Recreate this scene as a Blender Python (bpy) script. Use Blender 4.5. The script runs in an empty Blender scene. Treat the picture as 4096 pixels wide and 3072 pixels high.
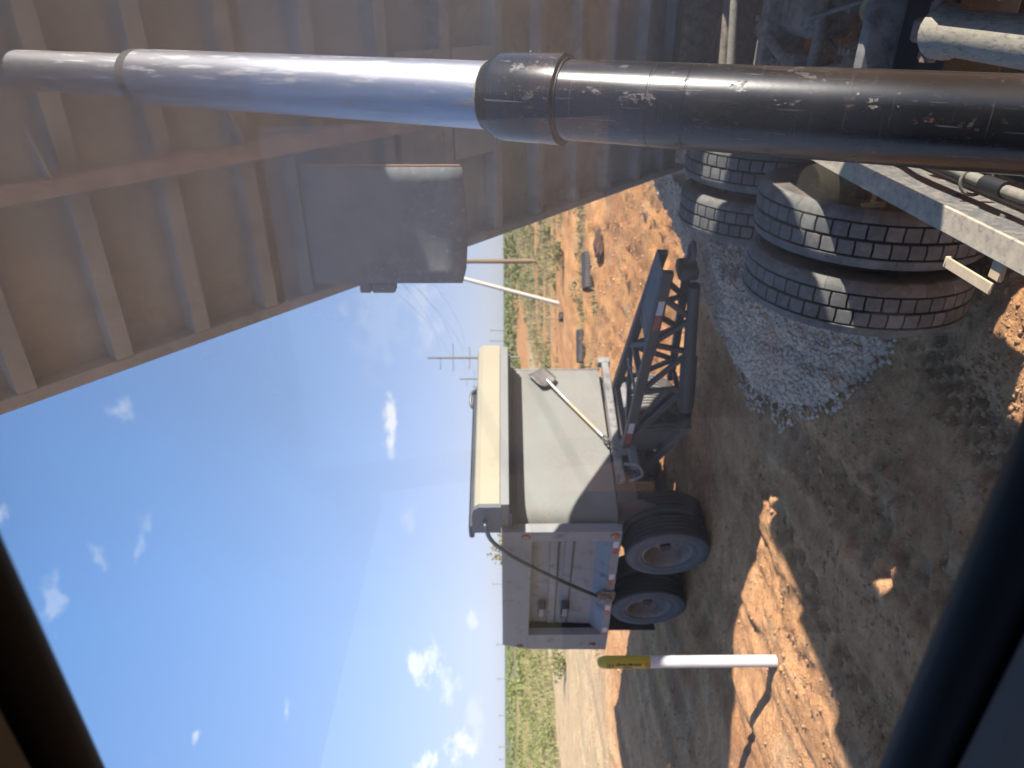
import bpy, bmesh, math, random
import numpy as np
from mathutils import Vector, Matrix

random.seed(7)
rng = np.random.default_rng(11)
SC = bpy.context.scene
COL = SC.collection
R = math.radians

# ------------------------------------------------------------------ camera, sky, sun, exposure
H = 2.35                       # eye height in the cab
cam_d = bpy.data.cameras.new('camera')
cam = bpy.data.objects.new('camera', cam_d)
COL.objects.link(cam)
cam_d.sensor_fit = 'HORIZONTAL'
cam_d.sensor_width = 36.0
cam_d.lens = 2840.0 / 4096.0 * 36.0
cam_d.clip_start = 0.02
cam_d.clip_end = 9000
cam_d.dof.use_dof = True
cam_d.dof.focus_distance = 1.62
cam_d.dof.aperture_fstop = 5.0
# the phone was held upright but the picture is stored lying on its side
p = math.atan(34.0 / 2840.0)
fwd = Vector((0, math.cos(p), -math.sin(p)))
up0 = Vector((0, math.sin(p), math.cos(p)))
rt0 = Vector((1, 0, 0))
k = 0.0036
rt = (rt0 - up0 * k).normalized()
up = (up0 + rt0 * k).normalized()
m = Matrix((-up, rt, -fwd)).transposed().to_4x4()
m.translation = Vector((0, 0, H))
cam.matrix_world = m
SC.camera = cam

SUN_AZ = Vector((0.84, -0.54, 0)).normalized()
SUN_EL = R(21.7)
W = bpy.data.worlds.new('World')
SC.world = W
W.use_nodes = True
nt = W.node_tree
bg = nt.nodes['Background']
sky = nt.nodes.new('ShaderNodeTexSky')
sky.sky_type = 'NISHITA'
sky.sun_disc = False
sky.sun_elevation = SUN_EL
sky.sun_rotation = math.atan2(SUN_AZ.x, SUN_AZ.y)
sky.altitude = 600
sky.air_density = 1.0
sky.dust_density = 1.2
sky.ozone_density = 3.0
hsv = nt.nodes.new('ShaderNodeHueSaturation')
hsv.inputs['Saturation'].default_value = 1.38
# soft shoulder on the very bright horizon band
kc = nt.nodes.new('ShaderNodeVectorMath')
kc.operation = 'MULTIPLY_ADD'
kc.inputs[1].default_value = (0.66, 0.54, 0.38)
kc.inputs[2].default_value = (1, 1, 1)
nt.links.new(sky.outputs[0], kc.inputs[0])
dv_ = nt.nodes.new('ShaderNodeVectorMath')
dv_.operation = 'DIVIDE'
nt.links.new(sky.outputs[0], dv_.inputs[0])
nt.links.new(kc.outputs[0], dv_.inputs[1])
tint = nt.nodes.new('ShaderNodeVectorMath')
tint.operation = 'MULTIPLY'
tint.inputs[1].default_value = (1.07, 0.962, 0.93)
nt.links.new(dv_.outputs[0], tint.inputs[0])
nt.links.new(tint.outputs[0], hsv.inputs['Color'])
SKY_STRENGTH = 0.152
bg.inputs[1].default_value = SKY_STRENGTH


def raydir(x, y):
    hx = 2014 + (y - 1100) * 0.0036
    return Vector(((1536 - y) / 2840.0, 1.0, -(x - hx) / 2840.0)).normalized()


tc = nt.nodes.new('ShaderNodeTexCoord')
cn = nt.nodes.new('ShaderNodeTexNoise')
cn.inputs['Scale'].default_value = 34
cn.inputs['Detail'].default_value = 8
cn.inputs['Roughness'].default_value = 0.62
cmap = nt.nodes.new('ShaderNodeMapping')
cmap.inputs['Scale'].default_value = (1, 1, 1.5)
nt.links.new(tc.outputs['Generated'], cmap.inputs[0])
nt.links.new(cmap.outputs[0], cn.inputs['Vector'])


def mth(tree, op, a, b=None, c=None, clamp=False):
    n = tree.nodes.new('ShaderNodeMath')
    n.operation = op
    n.use_clamp = clamp
    for i, v in enumerate((a, b, c)):
        if v is None:
            continue
        if isinstance(v, (int, float)):
            n.inputs[i].default_value = v
        else:
            tree.links.new(v, n.inputs[i])
    return n.outputs[0]


# clouds: (direction, half width across, half height up, strength); they hang in the sky itself
clouds = [((1565, 1690), 0.046, 0.011, 0.9), ((490, 1630), 0.018, 0.013, 0.28), ((1710, 2640), 0.030, 0.024, 0.7),
          ((1800, 2740), 0.028, 0.014, 0.5), ((1845, 2985), 0.024, 0.018, 0.8), ((575, 2150), 0.030, 0.010, 0.22),
          ((410, 2215), 0.018, 0.011, 0.2), ((235, 2400), 0.03, 0.014, 0.22), ((25, 2045), 0.016, 0.010, 0.3),
          ((792, 2925), 0.010, 0.007, 0.5), ((1150, 2835), 0.016, 0.007, 0.5), ((1700, 3060), 0.022, 0.016, 0.9),
          ((1890, 2480), 0.014, 0.009, 0.4), ((1640, 2060), 0.02, 0.012, 0.25), ((1900, 2860), 0.04, 0.012, 0.25),
          ((1500, 1150), 0.14, 0.05, 0.12), ((1700, 1240), 0.06, 0.03, 0.25), ((2500, -900), 0.2, 0.1, 0.5)]
total = None
for (px, sx, sz, st) in clouds:
    d = raydir(*px)
    sub = nt.nodes.new('ShaderNodeVectorMath')
    sub.operation = 'SUBTRACT'
    nt.links.new(tc.outputs['Generated'], sub.inputs[0])
    sub.inputs[1].default_value = d
    mul = nt.nodes.new('ShaderNodeVectorMath')
    mul.operation = 'MULTIPLY'
    nt.links.new(sub.outputs[0], mul.inputs[0])
    mul.inputs[1].default_value = (1 / sx, 1 / sx, 1 / sz)
    ln = nt.nodes.new('ShaderNodeVectorMath')
    ln.operation = 'LENGTH'
    nt.links.new(mul.outputs[0], ln.inputs[0])
    fall = mth(nt, 'SUBTRACT', 1.0, mth(nt, 'MULTIPLY', ln.outputs['Value'], 0.62), clamp=True)
    soft = mth(nt, 'ADD', mth(nt, 'MULTIPLY', fall, 1.0), mth(nt, 'MULTIPLY', mth(nt, 'SUBTRACT', cn.outputs['Fac'], 0.5), 2.6))
    cl = mth(nt, 'MULTIPLY', mth(nt, 'MULTIPLY', mth(nt, 'SUBTRACT', soft, 0.42), 2.2, clamp=True), mth(nt, 'MULTIPLY', fall, 2.5, clamp=True))
    cl = mth(nt, 'MULTIPLY', cl, st)
    total = cl if total is None else mth(nt, 'MAXIMUM', total, cl)
mixc = nt.nodes.new('ShaderNodeMix')
mixc.data_type = 'RGBA'
nt.links.new(total, mixc.inputs['Factor'])
nt.links.new(hsv.outputs[0], mixc.inputs['A'])
mixc.inputs['B'].default_value = (1.75, 1.8, 1.85, 1)
nt.links.new(mixc.outputs['Result'], bg.inputs[0])

sun_d = bpy.data.lights.new('sun', 'SUN')
sun_d.energy = 2.7
sun_d.angle = R(0.53)
sun_d.color = (1.0, 0.94, 0.85)
sun = bpy.data.objects.new('sun', sun_d)
COL.objects.link(sun)
to_sun = SUN_AZ * math.cos(SUN_EL) + Vector((0, 0, math.sin(SUN_EL)))
sun.rotation_euler = to_sun.to_track_quat('Z', 'Y').to_euler()
sun.location = to_sun * 60

SC.view_settings.view_transform = 'Standard'
SC.view_settings.look = 'None'
SC.view_settings.gamma = 1.0
SC.view_settings.use_curve_mapping = False
SC.view_settings.exposure = 2.14
SC.render.engine = 'CYCLES'
SC.cycles.max_bounces = 8
SC.cycles.transparent_max_bounces = 16
SC.cycles.caustics_reflective = False
SC.cycles.caustics_refractive = False

# ------------------------------------------------------------------ materials


def new_mat(name):
    mt = bpy.data.materials.new(name)
    mt.use_nodes = True
    return mt, mt.node_tree, mt.node_tree.nodes['Principled BSDF']


def L(tree, a, b):
    tree.links.new(a, b)


def noise(tree, scale, detail=5, rough=0.6, vec=None, stretch=None):
    n = tree.nodes.new('ShaderNodeTexNoise')
    n.inputs['Scale'].default_value = scale
    n.inputs['Detail'].default_value = detail
    n.inputs['Roughness'].default_value = rough
    if vec is None:
        t = tree.nodes.new('ShaderNodeTexCoord')
        vec = t.outputs['Object']
    if stretch:
        mp = tree.nodes.new('ShaderNodeMapping')
        mp.inputs['Scale'].default_value = stretch
        L(tree, vec, mp.inputs[0])
        vec = mp.outputs[0]
    L(tree, vec, n.inputs['Vector'])
    return n.outputs['Fac']


def ramp(tree, fac, a, b):
    n = tree.nodes.new('ShaderNodeMapRange')
    n.inputs['From Min'].default_value = a
    n.inputs['From Max'].default_value = b
    L(tree, fac, n.inputs['Value'])
    return n.outputs[0]


def mixcol(tree, fac, a, b):
    n = tree.nodes.new('ShaderNodeMix')
    n.data_type = 'RGBA'
    if isinstance(fac, (int, float)):
        n.inputs['Factor'].default_value = fac
    else:
        L(tree, fac, n.inputs['Factor'])
    for i, v in (('A', a), ('B', b)):
        if isinstance(v, tuple):
            n.inputs[i].default_value = v + (1,) if len(v) == 3 else v
        else:
            L(tree, v, n.inputs[i])
    return n.outputs['Result']


def bump(tree, bs, h, strength=0.3, dist=0.01):
    b = tree.nodes.new('ShaderNodeBump')
    b.inputs['Strength'].default_value = strength
    b.inputs['Distance'].default_value = dist
    L(tree, h, b.inputs['Height'])
    L(tree, b.outputs[0], bs.inputs['Normal'])


def simple(name, col, rough=0.6, metal=0.0, var=0.25, scale=6, dirt=None, dirt_amt=0.5, dirt_scale=9, bmp=0.0, stretch=None, spec=0.5,
           specks=None, speck_scale=120, speck_t=0.62):
    mt, t, bs = new_mat(name)
    n = noise(t, scale, stretch=stretch)
    lo = tuple(c * (1 - var) for c in col)
    hi = tuple(min(1, c * (1 + var)) for c in col)
    c = mixcol(t, ramp(t, n, 0.3, 0.7), lo, hi)
    rr = rough
    if dirt:
        dn = noise(t, dirt_scale, 8, 0.68, stretch=stretch)
        f = ramp(t, dn, 0.62 - dirt_amt * 0.3, 0.80 - dirt_amt * 0.3)
        c = mixcol(t, f, c, dirt)
        rr = mth(t, 'ADD', mth(t, 'MULTIPLY', f, 0.9 - rough), rough, clamp=True)
    if specks:
        sn = noise(t, speck_scale, 3, 0.6)
        c = mixcol(t, ramp(t, sn, speck_t, speck_t + 0.05), c, specks)
    L(t, c, bs.inputs['Base Color'])
    if isinstance(rr, (int, float)):
        bs.inputs['Roughness'].default_value = rr
    else:
        L(t, rr, bs.inputs['Roughness'])
    bs.inputs['Metallic'].default_value = metal
    bs.inputs['Specular IOR Level'].default_value = spec
    if bmp:
        bump(t, bs, noise(t, scale * 9, 6, 0.65), bmp, 0.006)
    return mt


DUST = (0.20, 0.165, 0.125)
M = {}
M['bed'] = simple('dusty_brown_steel', (0.315, 0.335, 0.325), 0.9, 0, 0.2, 3.0, (0.215, 0.205, 0.185), 0.35, 2.5, 0.25, spec=0.2)
M['bedrail'] = simple('rusty_sill_steel', (0.34, 0.31, 0.28), 0.85, 0, 0.25, 7, (0.27, 0.19, 0.145), 0.45, 9, 0.3, spec=0.25)
M['blackpaint'] = simple('black_frame_paint', (0.018, 0.019, 0.022), 0.42, 0, 0.25, 6, (0.07, 0.06, 0.055), 0.25, 12, 0.05, specks=(0.18, 0.165, 0.15), speck_scale=90, speck_t=0.68)
M['drawpaint'] = simple('dusty_black_drawbar_paint', (0.054, 0.050, 0.046), 0.6, 0, 0.2, 4, (0.075, 0.07, 0.065), 0.3, 8)
M['hollow'] = simple('dark_red_hollow_shade', (0.075, 0.036, 0.022), 0.9, 0, 0.3, 8, bmp=0.6)
M['railtop'] = simple('tan_dust_on_steel', (0.34, 0.29, 0.215), 0.85, 0, 0.2, 25, (0.16, 0.15, 0.14), 0.35, 45)
M['plate'] = simple('tan_dusty_plate', (0.42, 0.33, 0.215), 0.8, 0, 0.12, 20)
M['rail'] = simple('dusty_frame_steel', (0.085, 0.088, 0.09), 0.6, 0, 0.3, 30, (0.17, 0.145, 0.115), 0.55, 42, 0.2, stretch=(1, 1, 1))
M['dustysteel'] = simple('dust_caked_steel', (0.26, 0.215, 0.17), 0.85, 0, 0.35, 14, (0.13, 0.105, 0.085), 0.5, 22, 0.35)
M['rustcast'] = simple('rust_brown_casting', (0.20, 0.13, 0.098), 0.85, 0, 0.4, 11, (0.30, 0.21, 0.15), 0.45, 17, 0.5)
M['cream'] = simple('dust_covered_tube', (0.28, 0.25, 0.19), 0.75, 0, 0.2, 14, (0.10, 0.095, 0.09), 0.35, 25, 0.25, stretch=(1, 4, 4))
M['dirtyhose'] = simple('dusty_rubber_hose', (0.17, 0.155, 0.125), 0.7, 0, 0.25, 25)
M['black'] = simple('matte_black_plastic', (0.012, 0.012, 0.013), 0.55, 0, 0.2, 8)
M['gasket'] = simple('black_window_rubber', (0.009, 0.009, 0.009), 0.6, 0, 0.15, 20, spec=0.15)
M['trim'] = simple('dark_grey_cab_trim', (0.125, 0.122, 0.117), 0.8, 0, 0.1, 8, bmp=0.05, spec=0.15)
M['cabpaint'] = simple('cab_interior_grey', (0.04, 0.038, 0.036), 0.7, 0, 0.1, 3)
M['flap'] = simple('dusty_rubber_flap', (0.125, 0.142, 0.145), 0.85, 0, 0.25, 5, (0.19, 0.195, 0.18), 0.4, 11, 0.2, specks=(0.21, 0.205, 0.185), speck_scale=38, speck_t=0.60)
M['flapglint'] = simple('copper_flap_highlight', (0.32, 0.19, 0.12), 0.5)
M['chrome'] = simple('ground_chrome_stage', (0.42, 0.42, 0.44), 0.40, 1.0, 0.10, 14, (0.30, 0.29, 0.28), 0.25, 12, stretch=(5, 5, 0.5))
M['oil'] = simple('oily_film', (0.10, 0.095, 0.085), 0.3, 0.3, 0.2, 20)
M['rimbrown'] = simple('dusty_steel_rim', (0.23, 0.185, 0.155), 0.6, 0.2, 0.15, 6, (0.14, 0.10, 0.075), 0.4, 8, 0.1)
M['trubber'] = simple('dusty_tread_rubber', (0.115, 0.115, 0.107), 0.85, 0, 0.2, 9, (0.17, 0.160, 0.138), 0.4, 20, 0.25, spec=0.25)
mt_ = M['trubber']
t_ = mt_.node_tree
bs_ = t_.nodes['Principled BSDF']
old_ = bs_.inputs['Base Color'].links[0].from_socket
hv_ = t_.nodes.new('ShaderNodeHueSaturation')
L(t_, old_, hv_.inputs['Color'])
gi_ = t_.nodes.new('ShaderNodeNewGeometry')
L(t_, mth(t_, 'ADD', 0.80, mth(t_, 'MULTIPLY', gi_.outputs['Random Per Island'], 0.4)), hv_.inputs['Value'])
L(t_, hv_.outputs[0], bs_.inputs['Base Color'])
M['tgroove'] = simple('tread_groove_rubber', (0.012, 0.012, 0.012), 0.9, 0, 0.2, 12, spec=0.2)
M['tside'] = simple('dusty_sidewall_rubber', (0.085, 0.075, 0.066), 0.85, 0, 0.25, 7, (0.16, 0.11, 0.075), 0.35, 6, 0.15, spec=0.25)
M['pside'] = simple('grey_sidewall_rubber', (0.088, 0.090, 0.094), 0.8, 0, 0.15, 7, (0.10, 0.095, 0.09), 0.3, 8, spec=0.3)
M['ptread'] = simple('worn_black_tread', (0.036, 0.035, 0.034), 0.85, 0, 0.2, 7, (0.06, 0.055, 0.05), 0.2, 30, spec=0.25)
M['dtread'] = simple('dry_dusty_tread', (0.15, 0.145, 0.13), 0.9, 0, 0.2, 14, spec=0.2)
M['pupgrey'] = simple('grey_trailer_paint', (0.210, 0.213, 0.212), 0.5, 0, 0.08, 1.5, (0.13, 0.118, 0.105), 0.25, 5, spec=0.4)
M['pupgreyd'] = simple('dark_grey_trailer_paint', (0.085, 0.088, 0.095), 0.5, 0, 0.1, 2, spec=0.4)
M['pupunder'] = simple('pinkish_primer_steel', (0.10, 0.080, 0.072), 0.7, 0, 0.15, 4, (0.07, 0.05, 0.04), 0.3, 6)
M['pupdust'] = simple('dusty_trailer_frame', (0.20, 0.195, 0.185), 0.7, 0, 0.25, 8, (0.08, 0.075, 0.07), 0.4, 9)
M['creamtarp'] = simple('cream_housing_paint', (0.29, 0.258, 0.175), 0.5, 0, 0.06, 2, (0.25, 0.23, 0.17), 0.3, 4)
M['hgrey'] = simple('pale_grey_fascia', (0.18, 0.185, 0.18), 0.5, 0, 0.05, 3)
M['arm'] = simple('worn_arm_tube', (0.10, 0.10, 0.095), 0.35, 0.6, 0.2, 9)
M['white_tape'] = simple('white_reflector_tape', (0.46, 0.48, 0.52), 0.3, 0, 0.03, 9)
M['red_tape'] = simple('red_reflector_tape', (0.26, 0.045, 0.05), 0.3, 0, 0.05, 9)
M['amber'] = simple('amber_lens', (0.40, 0.10, 0.035), 0.25, 0, 0.05, 9)
M['redlens'] = simple('red_lens', (0.22, 0.045, 0.04), 0.25, 0, 0.05, 9)
M['steelgrey'] = simple('worn_shovel_steel', (0.115, 0.105, 0.098), 0.55, 0.3, 0.15, 12, (0.10, 0.07, 0.05), 0.25, 14)
M['alu'] = simple('bright_metal_socket', (0.38, 0.38, 0.36), 0.4, 0.5, 0.08, 20)
M['woodh'] = simple('pale_wood_handle', (0.46, 0.36, 0.22), 0.6, 0, 0.12, 20, stretch=(1, 1, 8))
M['whitepole'] = simple('white_marker_plastic', (0.50, 0.50, 0.50), 0.4, 0, 0.04, 4, (0.45, 0.42, 0.37), 0.1, 7)
M['yellow'] = simple('yellow_marker_decal', (0.42, 0.34, 0.035), 0.5, 0, 0.06, 7)
M['ink'] = simple('black_decal_ink', (0.035, 0.04, 0.012), 0.6)
M['poleb'] = simple('brown_utility_pole_wood', (0.19, 0.125, 0.075), 0.85, 0, 0.2, 3, stretch=(3, 3, 0.2))
M['poleg'] = simple('grey_utility_pole_wood', (0.15, 0.15, 0.13), 0.85, 0, 0.15, 3)
M['wire'] = simple('aluminium_wire', (0.25, 0.27, 0.30), 0.5, 0.2, 0.05, 3)
M['culvert'] = simple('black_corrugated_plastic', (0.020, 0.020, 0.022), 0.6, 0, 0.2, 9, (0.10, 0.09, 0.08), 0.3, 7)
M['whitepvc'] = simple('chalky_white_pipe', (0.50, 0.45, 0.38), 0.6, 0, 0.06, 5)
M['bark'] = simple('rough_bark', (0.10, 0.075, 0.05), 0.9, 0, 0.25, 12, bmp=0.4)
M['green'] = simple('cup_green', (0.012, 0.10, 0.085), 0.4, 0, 0.05, 5)
M['cupcream'] = simple('cup_cream', (0.62, 0.58, 0.40), 0.4, 0, 0.05, 5)
M['cupbrown'] = simple('cup_brown', (0.075, 0.03, 0.02), 0.4, 0, 0.05, 5)
M['seat'] = simple('grey_seat_cloth', (0.05, 0.05, 0.055), 0.9, 0, 0.2, 30)

# front sheet of the trailer: pale grey paint with mud splashes thrown up from the tyres
mt, t, bs = new_mat('splashed_pale_grey_paint')
n1 = noise(t, 1.6, 4)
c = mixcol(t, ramp(t, n1, 0.3, 0.7), (0.155, 0.164, 0.152), (0.183, 0.190, 0.174))
sp = noise(t, 42, 6, 0.7)
big = noise(t, 1.3, 3)
c = mixcol(t, mth(t, 'MULTIPLY', ramp(t, sp, 0.48, 0.60), ramp(t, big, 0.36, 0.62), clamp=True), c, (0.165, 0.125, 0.088))
L(t, c, bs.inputs['Base Color'])
bs.inputs['Roughness'].default_value = 0.55
M['pupfront'] = mt

# hoist barrel: glossy black paint, chipped to brown primer, scuffed with dust and scratches
mt, t, bs = new_mat('chipped_gloss_black_paint')
tcv = t.nodes.new('ShaderNodeTexCoord').outputs['Object']
chip = noise(t, 24, 10, 0.70, tcv, (1, 1, 0.7))
chipm = mth(t, 'MULTIPLY', ramp(t, chip, 0.598, 0.64), ramp(t, noise(t, 5, 3, 0.5, tcv), 0.36, 0.5))
fine = noise(t, 70, 6, 0.7, tcv)
finem = ramp(t, fine, 0.67, 0.70)
dusty = noise(t, 3.0, 6, 0.6, tcv, (1, 1, 0.5))
ring = noise(t, 16, 4, 0.7, tcv, (0.25, 0.25, 9))
streak = noise(t, 30, 3, 0.6, tcv, (3, 3, 0.12))
c = mixcol(t, mth(t, 'MULTIPLY', ramp(t, dusty, 0.42, 0.75), 0.09), (0.005, 0.0055, 0.0065), (0.10, 0.088, 0.075))
c = mixcol(t, mth(t, 'MULTIPLY', ramp(t, ring, 0.60, 0.75), 0.35), c, (0.09, 0.085, 0.08))
scr = noise(t, 22, 2, 0.5, tcv, (6, 6, 0.25))
c = mixcol(t, mth(t, 'MULTIPLY', ramp(t, scr, 0.70, 0.72), 0.55), c, (0.16, 0.15, 0.135))
c = mixcol(t, mth(t, 'MULTIPLY', ramp(t, streak, 0.64, 0.74), 0.4), c, (0.12, 0.11, 0.10))
chip2 = mth(t, 'MULTIPLY', ramp(t, noise(t, 48, 8, 0.72, tcv, (1, 1, 0.6)), 0.60, 0.64), ramp(t, noise(t, 4, 3, 0.5, tcv), 0.42, 0.55))
c = mixcol(t, chip2, c, (0.13, 0.075, 0.05))
c = mixcol(t, finem, c, (0.11, 0.095, 0.08))
c = mixcol(t, chipm, c, mixcol(t, ramp(t, fine, 0.4, 0.6), (0.036, 0.022, 0.017), (0.085, 0.050, 0.035)))
L(t, c, bs.inputs['Base Color'])
rg = mth(t, 'ADD', mth(t, 'MULTIPLY', ramp(t, dusty, 0.3, 0.75), 0.18), 0.20)
rg = mth(t, 'ADD', rg, mth(t, 'MULTIPLY', chipm, 0.5), clamp=True)
L(t, rg, bs.inputs['Roughness'])
bump(t, bs, mth(t, 'SUBTRACT', mth(t, 'MULTIPLY', fine, 0.25), chipm), 0.35, 0.0015)
M['barrel'] = mt

# ground: the colour regions come from the mesh, the grain from noise
mt, t, bs = new_mat('bare_red_dirt')
at = t.nodes.new('ShaderNodeAttribute')
at.attribute_name = 'soil'
pos = t.nodes.new('ShaderNodeNewGeometry').outputs['Position']
g1 = noise(t, 1.1, 8, 0.62, pos)
g2 = noise(t, 19, 8, 0.7, pos)
g3 = noise(t, 95, 4, 0.6, pos)
hs = t.nodes.new('ShaderNodeHueSaturation')
L(t, at.outputs['Color'], hs.inputs['Color'])
g4 = noise(t, 7, 8, 0.72, pos, (0.45, 1, 1))
v = mth(t, 'ADD', 0.26, mth(t, 'ADD', mth(t, 'MULTIPLY', g1, 0.36), mth(t, 'ADD', mth(t, 'MULTIPLY', ramp(t, g4, 0.28, 0.72), 0.52), mth(t, 'MULTIPLY', ramp(t, g2, 0.22, 0.78), 0.56))))  # grain mottling, its contrast raised to stand in for lit ridges
L(t, v, hs.inputs['Value'])
c = mixcol(t, mth(t, 'MULTIPLY', ramp(t, g3, 0.64, 0.70), 0.5), hs.outputs[0], (0.52, 0.43, 0.34))
L(t, c, bs.inputs['Base Color'])
bs.inputs['Roughness'].default_value = 0.95
bs.inputs['Specular IOR Level'].default_value = 0.15
bump(t, bs, mth(t, 'ADD', g2, mth(t, 'MULTIPLY', g3, 0.3)), 1.0, 0.06)
M['ground'] = mt

mt, t, bs = new_mat('crushed_grey_gravel')
pos = t.nodes.new('ShaderNodeNewGeometry')
c = mixcol(t, pos.outputs['Random Per Island'], (0.44, 0.315, 0.215), (0.68, 0.50, 0.36))
c = mixcol(t, mth(t, 'MULTIPLY', ramp(t, noise(t, 3, 4, 0.6, pos.outputs['Position']), 0.4, 0.7), 0.45), c, (0.34, 0.25, 0.21))
L(t, c, bs.inputs['Base Color'])
bs.inputs['Roughness'].default_value = 0.9
M['gravel'] = mt


def leafmat(name, a, b):
    mt, t, bs = new_mat(name)
    g = t.nodes.new('ShaderNodeNewGeometry')
    n = noise(t, 0.5, 3, 0.5, g.outputs['Position'])
    f = mth(t, 'ADD', mth(t, 'MULTIPLY', g.outputs['Random Per Island'], 0.6), mth(t, 'MULTIPLY', n, 0.4), clamp=True)
    L(t, mixcol(t, f, a, b), bs.inputs['Base Color'])
    bs.inputs['Roughness'].default_value = 0.8
    bs.inputs['Specular IOR Level'].default_value = 0.2
    return mt


M['grass'] = leafmat('dry_and_green_grass', (0.13, 0.14, 0.05), (0.33, 0.27, 0.145))
M['scrub'] = leafmat('grey_green_scrub', (0.095, 0.125, 0.04), (0.22, 0.22, 0.085))
M['leaf'] = leafmat('mesquite_leaf', (0.10, 0.105, 0.04), (0.24, 0.20, 0.10))

# rear window: clear pane with a thin dust film and a painted veil of reflected glare
mt = bpy.data.materials.new('dusty_veiled_glass')
mt.use_nodes = True
t = mt.node_tree
t.nodes.clear()
out = t.nodes.new('ShaderNodeOutputMaterial')
tr = t.nodes.new('ShaderNodeBsdfTransparent')
gl = t.nodes.new('ShaderNodeBsdfGlossy')
gl.inputs['Roughness'].default_value = 0.0
gl.inputs['Color'].default_value = (1, 1, 1, 1)
lw = t.nodes.new('ShaderNodeLayerWeight')
lw.inputs['Blend'].default_value = 0.5
fz = mth(t, 'ADD', 0.045, mth(t, 'MULTIPLY', mth(t, 'POWER', lw.outputs['Facing'], 4.0), 0.8), clamp=True)
ms = t.nodes.new('ShaderNodeMixShader')
L(t, fz, ms.inputs[0])
L(t, tr.outputs[0], ms.inputs[1])
L(t, gl.outputs[0], ms.inputs[2])
df = t.nodes.new('ShaderNodeBsdfTranslucent')
df.inputs['Color'].default_value = (0.78, 0.78, 0.70, 1)
d2 = t.nodes.new('ShaderNodeBsdfDiffuse')
d2.inputs['Color'].default_value = (0.78, 0.78, 0.70, 1)
ad = t.nodes.new('ShaderNodeMixShader')
ad.inputs[0].default_value = 0.5
L(t, df.outputs[0], ad.inputs[1])
L(t, d2.outputs[0], ad.inputs[2])
m2 = t.nodes.new('ShaderNodeMixShader')
spots = ramp(t, noise(t, 85, 4, 0.6), 0.74, 0.80)
gpos = t.nodes.new('ShaderNodeTexCoord').outputs['Object']
sx_ = t.nodes.new('ShaderNodeSeparateXYZ')
L(t, gpos, sx_.inputs[0])
wv = mth(t, 'MULTIPLY', mth(t, 'SUBTRACT', noise(t, 4, 4), 0.5), 0.25)
hi_ = ramp(t, mth(t, 'ADD', sx_.outputs['Z'], wv), 2.16, 2.42)
ri_ = ramp(t, mth(t, 'ADD', sx_.outputs['Y'], wv), 0.36, 0.06)
glare_veil = mth(t, 'MULTIPLY', hi_, ri_, clamp=True)  # thicker film high on the right imitates glare reflected in the pane
film = mth(t, 'ADD', mth(t, 'MULTIPLY', noise(t, 9, 6), 0.045), mth(t, 'MULTIPLY', spots, 0.06))
film = mth(t, 'ADD', film, mth(t, 'MULTIPLY', glare_veil, mth(t, 'ADD', 0.25, mth(t, 'MULTIPLY', noise(t, 14, 7, 0.7), 0.24))))
L(t, film, m2.inputs[0])
L(t, ms.outputs[0], m2.inputs[1])
L(t, ad.outputs[0], m2.inputs[2])
L(t, m2.outputs[0], out.inputs[0])
M['glass'] = mt

# ------------------------------------------------------------------ mesh helpers


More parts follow.
